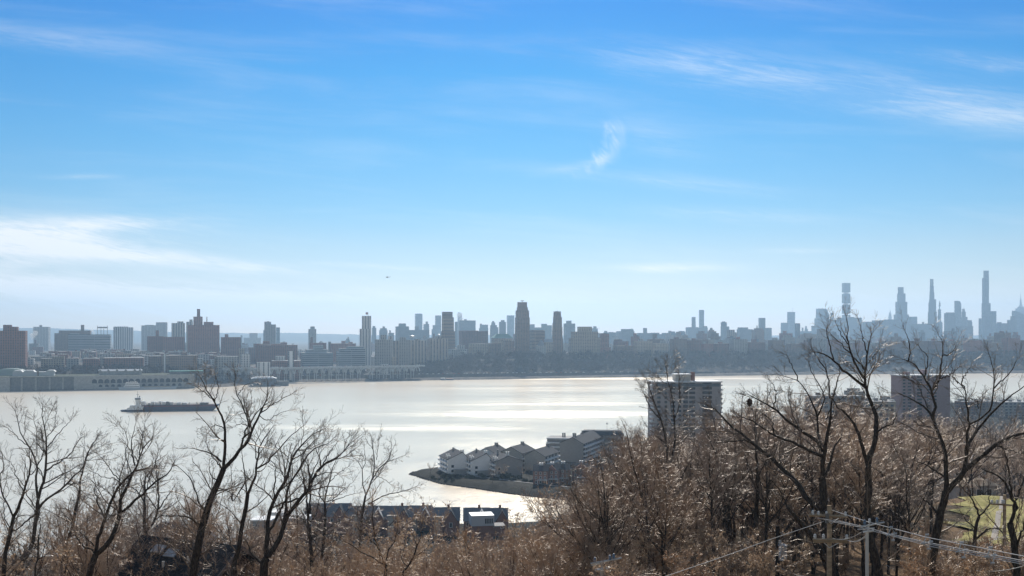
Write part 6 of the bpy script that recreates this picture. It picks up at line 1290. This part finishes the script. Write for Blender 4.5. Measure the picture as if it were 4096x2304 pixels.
MB().prism([(0, z(1000)), (2, -.4), (s(540), -.4), (s(565), z(992)), (s(520), z(1002)), (s(200), z(1004))], 0, 13).build('hull', mat('grey_hull', col=(.40, .44, .46), rough=.5), o)
for x0, x1, y0, y1 in ((50, 200, 1004, 984), (60, 195, 984, 966), (70, 180, 966, 950), (110, 165, 950, 940)): MB().box(s(x0), s(x1), 1.5, 11.5, z(y0), z(y1)).build('deck_house', M_WHITE, o); MB().box(s(x0 + 4), s(x1 - 4), 1.44, 1.6, z(y0) + 1.2, z(y0) + 2.2).build('window', M_GLASS, o)
MB().tube([(s(420), 6, z(1002)), (s(420), 6, z(960))], .3, 6).build('mast', M_METAL, o); MB().box(s(240), s(500), 5, 8, z(1003), z(996)).build('deck_pipe', mat('buff_deck', col=(.45, .36, .25), rough=.7), o)
D = 2150; s = lambda px: px / 2.516 / F * D; p = pt('B', 1858, 0, D); o = empty('dock_barge', (p.x, D, 0), R(14)); tag(o, 'low dark work barge at the far bank beside old piles', 'barge')
MB().prism([(0, 2.4), (1, -.4), (s(132), -.4), (s(136), 2.4)], 0, 9).build('hull', M_HULL, o); MB().box(s(6), s(44), 2, 7, 2.4, 5.2).build('deck_house', M_SIDE, o); MB().box(s(60), s(120), 1, 8, 2.4, 3.4).build('cargo', M_REDB, o)
for k in range(26):
    x = 1500 + k * 23; p = pt('B', x, 940, 2155 + k * .8); q = MB().tube([(0, 0, -2), (0, 0, rc.uniform(1.2, 3.2))], .35, 6).build('mooring_pile', M_POLED, None, loc=(p.x, p.y, 0)); tag(q, 'weathered pile standing in the water along the far bank', 'pile', 'old piles by the far bank')
p = P(1549, 1109, 2600); o = empty('helicopter', p, R(172)); tag(o, 'small dark helicopter alone in the sky', 'helicopter')
def ell(mb, c, r, n=10):
    mb.tube([(c[0] + r[0] * math.cos(math.pi * i / n), c[1], c[2] + 0) for i in range(n + 1)], [max(.02, math.sin(math.pi * i / n)) * r[1] for i in range(n + 1)], 12)
M_HELI = mat('dark_helicopter_paint', col=(.06, .065, .075), rough=.4)
b_ = MB(); ell(b_, (0, 0, 0), (3.6, 1.15)); b_.build('fuselage', M_HELI, o, smooth=True); b_ = MB(); ell(b_, (.2, 0, .95), (2.0, .75)); b_.build('engine_cowl', M_HELI, o, smooth=True)
MB().tube([(-2.5, 0, .25), (-8.2, 0, .75)], [.55, .22], 8).build('tail_boom', M_HELI, o); MB().prism([(-7.6, .6), (-8.4, .6), (-9.2, 2.4), (-8.7, 2.4)], -.1, .1).box(-8.0, -6.9, -1.1, 1.1, .62, .74).build('tail_fin', M_HELI, o)
rt = MB().tube([(.2, 0, 1.5), (.2, 0, 2.0)], .15, 6).box(-5.2, 5.6, -.16, .16, 2.0, 2.06).box(.05, .35, -5.4, 5.4, 2.07, 2.13).build('rotor', M_HELI, o)
for sy in (-1, 1): MB().tube([(-2, sy * 1.1, -1.45), (2.2, sy * 1.1, -1.45)], .08, 6).tube([(-1, sy * .8, -.7), (-1, sy * 1.1, -1.45)], .06, 5).tube([(1, sy * .8, -.7), (1, sy * 1.1, -1.45)], .06, 5).build('skid', M_HELI, o)

# ------------------------------------------------------------------ utility poles and lines
hx = lambda x: 3072 + x / 2.516
def hp(x, y, D): return P(hx(x), gy(y), D)
def pole(name, label, px, yt, D, r, m, cat='utility pole'):
    x = (px - CX) / F * D; g = nz(x, D); zt = H - (yt - HY) / F * D; o = empty(name, (x, D, g)); tag(o, label, cat)
    MB().tube([(0, 0, -.5), (0, 0, (zt - g) * .5), (0, 0, zt - g)], [r * 1.15, r, r * .88], 14).build('pole', m, o, smooth=False); return o, g
def loc(o, x, y, D): return hp(x, y, D) - o.location
def insulator(o, c, m=M_PORC, k=1.0):
    MB().lathe([(.03 * k, c.z), (.10 * k, c.z + .05), (.06 * k, c.z + .09), (.11 * k, c.z + .14), (.06 * k, c.z + .19), (.10 * k, c.z + .24), (.04 * k, c.z + .32)], c.x, c.y, 10).build('insulator', m, o)
def arm(o, a, b, h=.10, m=None, name='crossarm'):
    MB().tube([a, b], h, 4).build(name, m or M_WOODP, o)
D = 66; o, g = pole('utility_pole', 'brown wooden utility pole with two crossarms in front of the big dark trunk', hx(617), gy(738), D, .165, M_WOODP)
y0 = -.25; v = lambda x, y: Vector((loc(o, x, y, D).x, y0, loc(o, x, y, D).z))
arm(o, v(400, 828), v(775, 846)); arm(o, v(440, 1075), v(790, 1082)); arm(o, v(440, 1100), v(790, 1100), .06)
for x, y in ((440, 828), (497, 838), (578, 838), (768, 842)): insulator(o, v(x, y), k=.9)
for x, y in ((462, 1068), (548, 1068), (780, 1072)): insulator(o, v(x, y), k=1.0)
MB().tube([v(540, 1095), v(605, 1158), v(705, 1105)], .03, 5).build('brace', M_POLEG, o); MB().tube([v(700, 860), v(622, 915), v(575, 870)], .03, 5).build('brace', M_POLEG, o)
MB().box(v(575, 0).x - .09, v(575, 0).x + .09, -.5, -.3, v(0, 905).z, v(0, 810).z).build('fuse_box', M_METAL, o)
D = 61; o, g = pole('utility_pole', 'slim grey metal pole with tilted double arm right of the brown wooden pole', hx(997), gy(1000), D, .105, M_POLEG)
v = lambda x, y: Vector((loc(o, x, y, D).x, -.2, loc(o, x, y, D).z))
arm(o, v(945, 1000), v(1052, 986), .07, M_SIDE); arm(o, v(930, 945), v(1160, 902), .055, M_POLEG); arm(o, v(890, 975), v(1060, 960), .04, M_POLEG); MB().tube([v(997, 1000), v(1000, 925)], .06, 6).build('post', M_POLEG, o)
for x, y, m in ((962, 928, M_BLUE), (1085, 906, M_BLUE), (1010, 915, M_PORC)): insulator(o, v(x, y), m, .8)
D = 80; o, g = pole('utility_pole', 'tall thin brown pole beside the gnarled black trunk at the lawn', hx(2380), gy(632), D, .14, M_WOODP); v = lambda x, y: Vector((loc(o, x, y, D).x, -.2, loc(o, x, y, D).z))
arm(o, v(2230, 718), v(2460, 735), .07)
for x in (2240, 2295, 2345, 2360): insulator(o, v(x, 718), k=1.1)
D = 76; o, g = pole('transformer_pole', 'short black pole carrying a grey transformer can', hx(97), gy(945), D, .16, M_POLED); v = lambda x, y: Vector((loc(o, x, y, D).x, -.35, loc(o, x, y, D).z))
c = v(135, 1210); MB().lathe([(.24, c.z - .55), (.30, c.z - .5), (.30, c.z + .52), (.33, c.z + .53), (.33, c.z + .62), (.2, c.z + .70)], c.x, c.y, 16).build('transformer', mat('grey_enamel', col=(.52, .55, .57), rough=.4), o); insulator(o, Vector((c.x - .2, c.y, c.z + .68)), k=1.2); MB().tube([v(110, 1000), v(140, 1018), v(190, 1015)], .025, 5).build('bracket', M_POLEG, o)
D = 62; o, g = pole('utility_pole', 'pole head with white arm and blue insulators cut by the bottom border', gx(905), gy(1392), D, .12, M_SIDET); L0 = o.location.copy()
v = lambda x, y: P(gx(x), gy(y), D - .2) - L0
arm(o, v(835, 1390), v(988, 1366), .085, M_SIDE); arm(o, v(790, 1325), v(1105, 1268), .055, M_POLEG); arm(o, v(800, 1345), v(985, 1290), .03, M_POLEG); MB().tube([v(905, 1392), v(905, 1300)], .06, 6).build('post', M_POLEG, o)
for x, y in ((1025, 1275), (835, 1312), (985, 1290)): insulator(o, v(x, y), M_BLUE, .9)
def wire(label, pts, r=.02, group=None, sag=0.0, fun=None, m=None):
    q = [ (fun or hp)(*p) for p in pts]
    if sag or len(q) == 2:
        a, b = q[0], q[-1]; q = [a.lerp(b, t) - Vector((0, 0, 4 * sag * t * (1 - t))) for t in np.linspace(0, 1, 13)]
    c = q[0].copy(); o = MB().tube([p - c for p in q], r, 5).build('power_line', m or M_WIRE, None, loc=c); tag(o, label, 'power line', group); return o
wire('uppermost pale wire running from the top of the brown pole to the photo border', [(640, 785, 66), (1010, 905, 61), (1600, 1060, 54), (2640, 1262, 46)], .022)
wire('second of the bundled pale wires, dipping past the spacers', [(500, 865, 66), (940, 945, 61), (1240, 1030, 58), (1640, 1118, 54), (2640, 1308, 46)], .020)
wire('third of the bundled pale wires, next to the second', [(660, 880, 66), (1050, 975, 61), (1240, 1040, 58), (1640, 1132, 54), (2640, 1326, 46)], .020)
wire('lowest of the bundled pale wires under the spacers', [(575, 890, 66), (920, 955, 61), (1070, 1000, 60), (1640, 1152, 54), (2640, 1345, 46)], .020)
for k, (a, b) in enumerate((((785, 1080, 66), (985, 1050, 61)), ((640, 1065, 66), (940, 1008, 61)), ((800, 1085, 66), (1000, 1022, 61)))): wire('short slack wire between the lower arm of the brown pole and the grey pole', [a, b], .016, 'slack wires between the brown and grey poles', .25)
wire('long wire slanting down from the brown pole across the wood', [(560, 900, 66), (0, 1090, 63), (-1024 + 560, 1340 - 80, 60), (-1040, 1455, 57)], .018)
wire('slack wire leaving the transformer pole at the bottom', [(90, 1345, 76), (520, 1455, 66)], .022, None, .3)
for k, (a, b, lab) in enumerate((((2235, 715, 80), (1770, 955, 92), 'outer thin wire dropping from the lawn pole into the wood'), ((2290, 718, 80), (1800, 960, 92), 'middle thin wire dropping from the lawn pole into the wood'), ((2345, 720, 80), (1860, 930, 92), 'inner thin wire dropping from the lawn pole into the wood'))): wire(lab, [a, b], .016, None, .5)
wire('bright cable crossing behind the lawn pole to the photo border', [(1780, 1088, 88), (2640, 975, 74)], .022, None, .4); wire('second bright cable just under the first behind the lawn pole', [(1800, 1098, 88), (2640, 995, 74)], .018, None, .4)
wire('guy wire slanting down from the lawn pole', [(2352, 1030, 80), (1860, 1370, 74)], .012); wire('low pale cable above the bottom right lawn', [(2100, 1395, 66), (2640, 1325, 58)], .018, None, .2)
wire('pale cable near the lawn pole foot', [(1730, 1275, 80), (2480, 1165, 70)], .016, None, .2)
for x, y, D in ((1240, 1030, 58), (1600, 1112, 54.4), (1950, 1195, 51.5), (2240, 1248, 49)):
    c = hp(x, y, D); o = empty('cable_spacer', c); tag(o, 'grey diamond spacer clamped on the bundled wires', 'cable spacer', 'cable spacers on the bundled wires')
    q = MB(); pts = [Vector((0, 0, .42)), Vector((.22, 0, .05)), Vector((.1, 0, -.35)), Vector((-.2, 0, -.05)), Vector((0, 0, .42))]; q.tube(pts, .03, 5); q.tube([pts[1], pts[3]], .028, 5); q.build('frame', M_STEEL, o)
    for a in pts[:4]: MB().tube([a - Vector((.09, 0, 0)), a + Vector((.09, 0, 0))], .055, 8).build('clamp', M_STEEL, o)
# nest of leaves in the branches
rn = noise_rng(5); c = P(2998, 1610, 73); d = unit(rn.normal(0, 1, (420, 3))) * rn.random((420, 1)) ** .4 * np.array([.2, .2, .28]); V, Fc = leaves_mesh(rn, d, .13)
tag(mesh('leaf_nest', V, Fc, mat('nest_leaf', col=(.10, .06, .04), rough=.9), loc=c), 'brown ball shaped leaf nest high in the sweeping limbs', 'nest')
# steam over the far roofs
def steam(px, py, D, w_, h_, lean, label, seed):
    r = noise_rng(seed); bm = bmesh.new()
    for k in range(9):
        t = k / 8; q = bmesh.ops.create_icosphere(bm, subdivisions=2, radius=w_ * (.22 + .22 * t) * r.uniform(.8, 1.2))['verts']
        off = Vector((lean * t * w_ + r.normal(0, .15) * w_, r.normal(0, .1) * w_, t * h_))
        for v_ in q: v_.co += off + Vector(r.normal(0, .03 * w_, 3))
    me = bpy.data.meshes.new('steam'); bm.to_mesh(me); bm.free(); me.materials.append(M_STEAM); o = bpy.data.objects.new('steam', me); COL.objects.link(o); o.location = P(px, py, D); tag(o, kind='stuff')
def m_steam(t, b):
    v = t.n('ShaderNodeVolumePrincipled', i={'Color': (1, 1, 1, 1), 'Density': .09, 'Anisotropy': .3}); out = [q for q in t.t.nodes if q.type == 'OUTPUT_MATERIAL'][0]; t.t.nodes.remove(b); t.link(v.outputs[0], out.inputs['Volume'])
M_STEAM = mat('steam_volume'); t_ = NT(M_STEAM.node_tree); m_steam(t_, M_STEAM.node_tree.nodes['Principled BSDF'])
u, v_ = pz('A', 318, 515); steam(u, v_, 2900, 16, 16, .7, '', 1); u, v_ = pz('A', 945, 468); steam(u, v_, 2780, 9, 10, -.6, '', 2); u, v_ = pz('B', 2068, 325); steam(u, v_ + 6, 5480, 34, 36, -.3, '', 3)
# ------------------------------------------------------------------ the air over the river
def m_haze():
    m = bpy.data.materials.new('haze_air'); m.use_nodes = True; t = NT(m.node_tree); m.node_tree.nodes.clear()
    v = t.n('ShaderNodeVolumePrincipled', i={'Color': HAZE_COL, 'Density': HAZE_D, 'Anisotropy': HAZE_G})
    t.n('ShaderNodeOutputMaterial', i={'Volume': v.outputs[0]})
    return m
HAZE_COL, HAZE_D, HAZE_G = (.51, .75, 1.0, 1), 1.0e-4, .43
hz = MB().box(-13500, 13500, -2500, 13000, -11, 490).build('haze', m_haze()); tag(hz, kind='stuff')
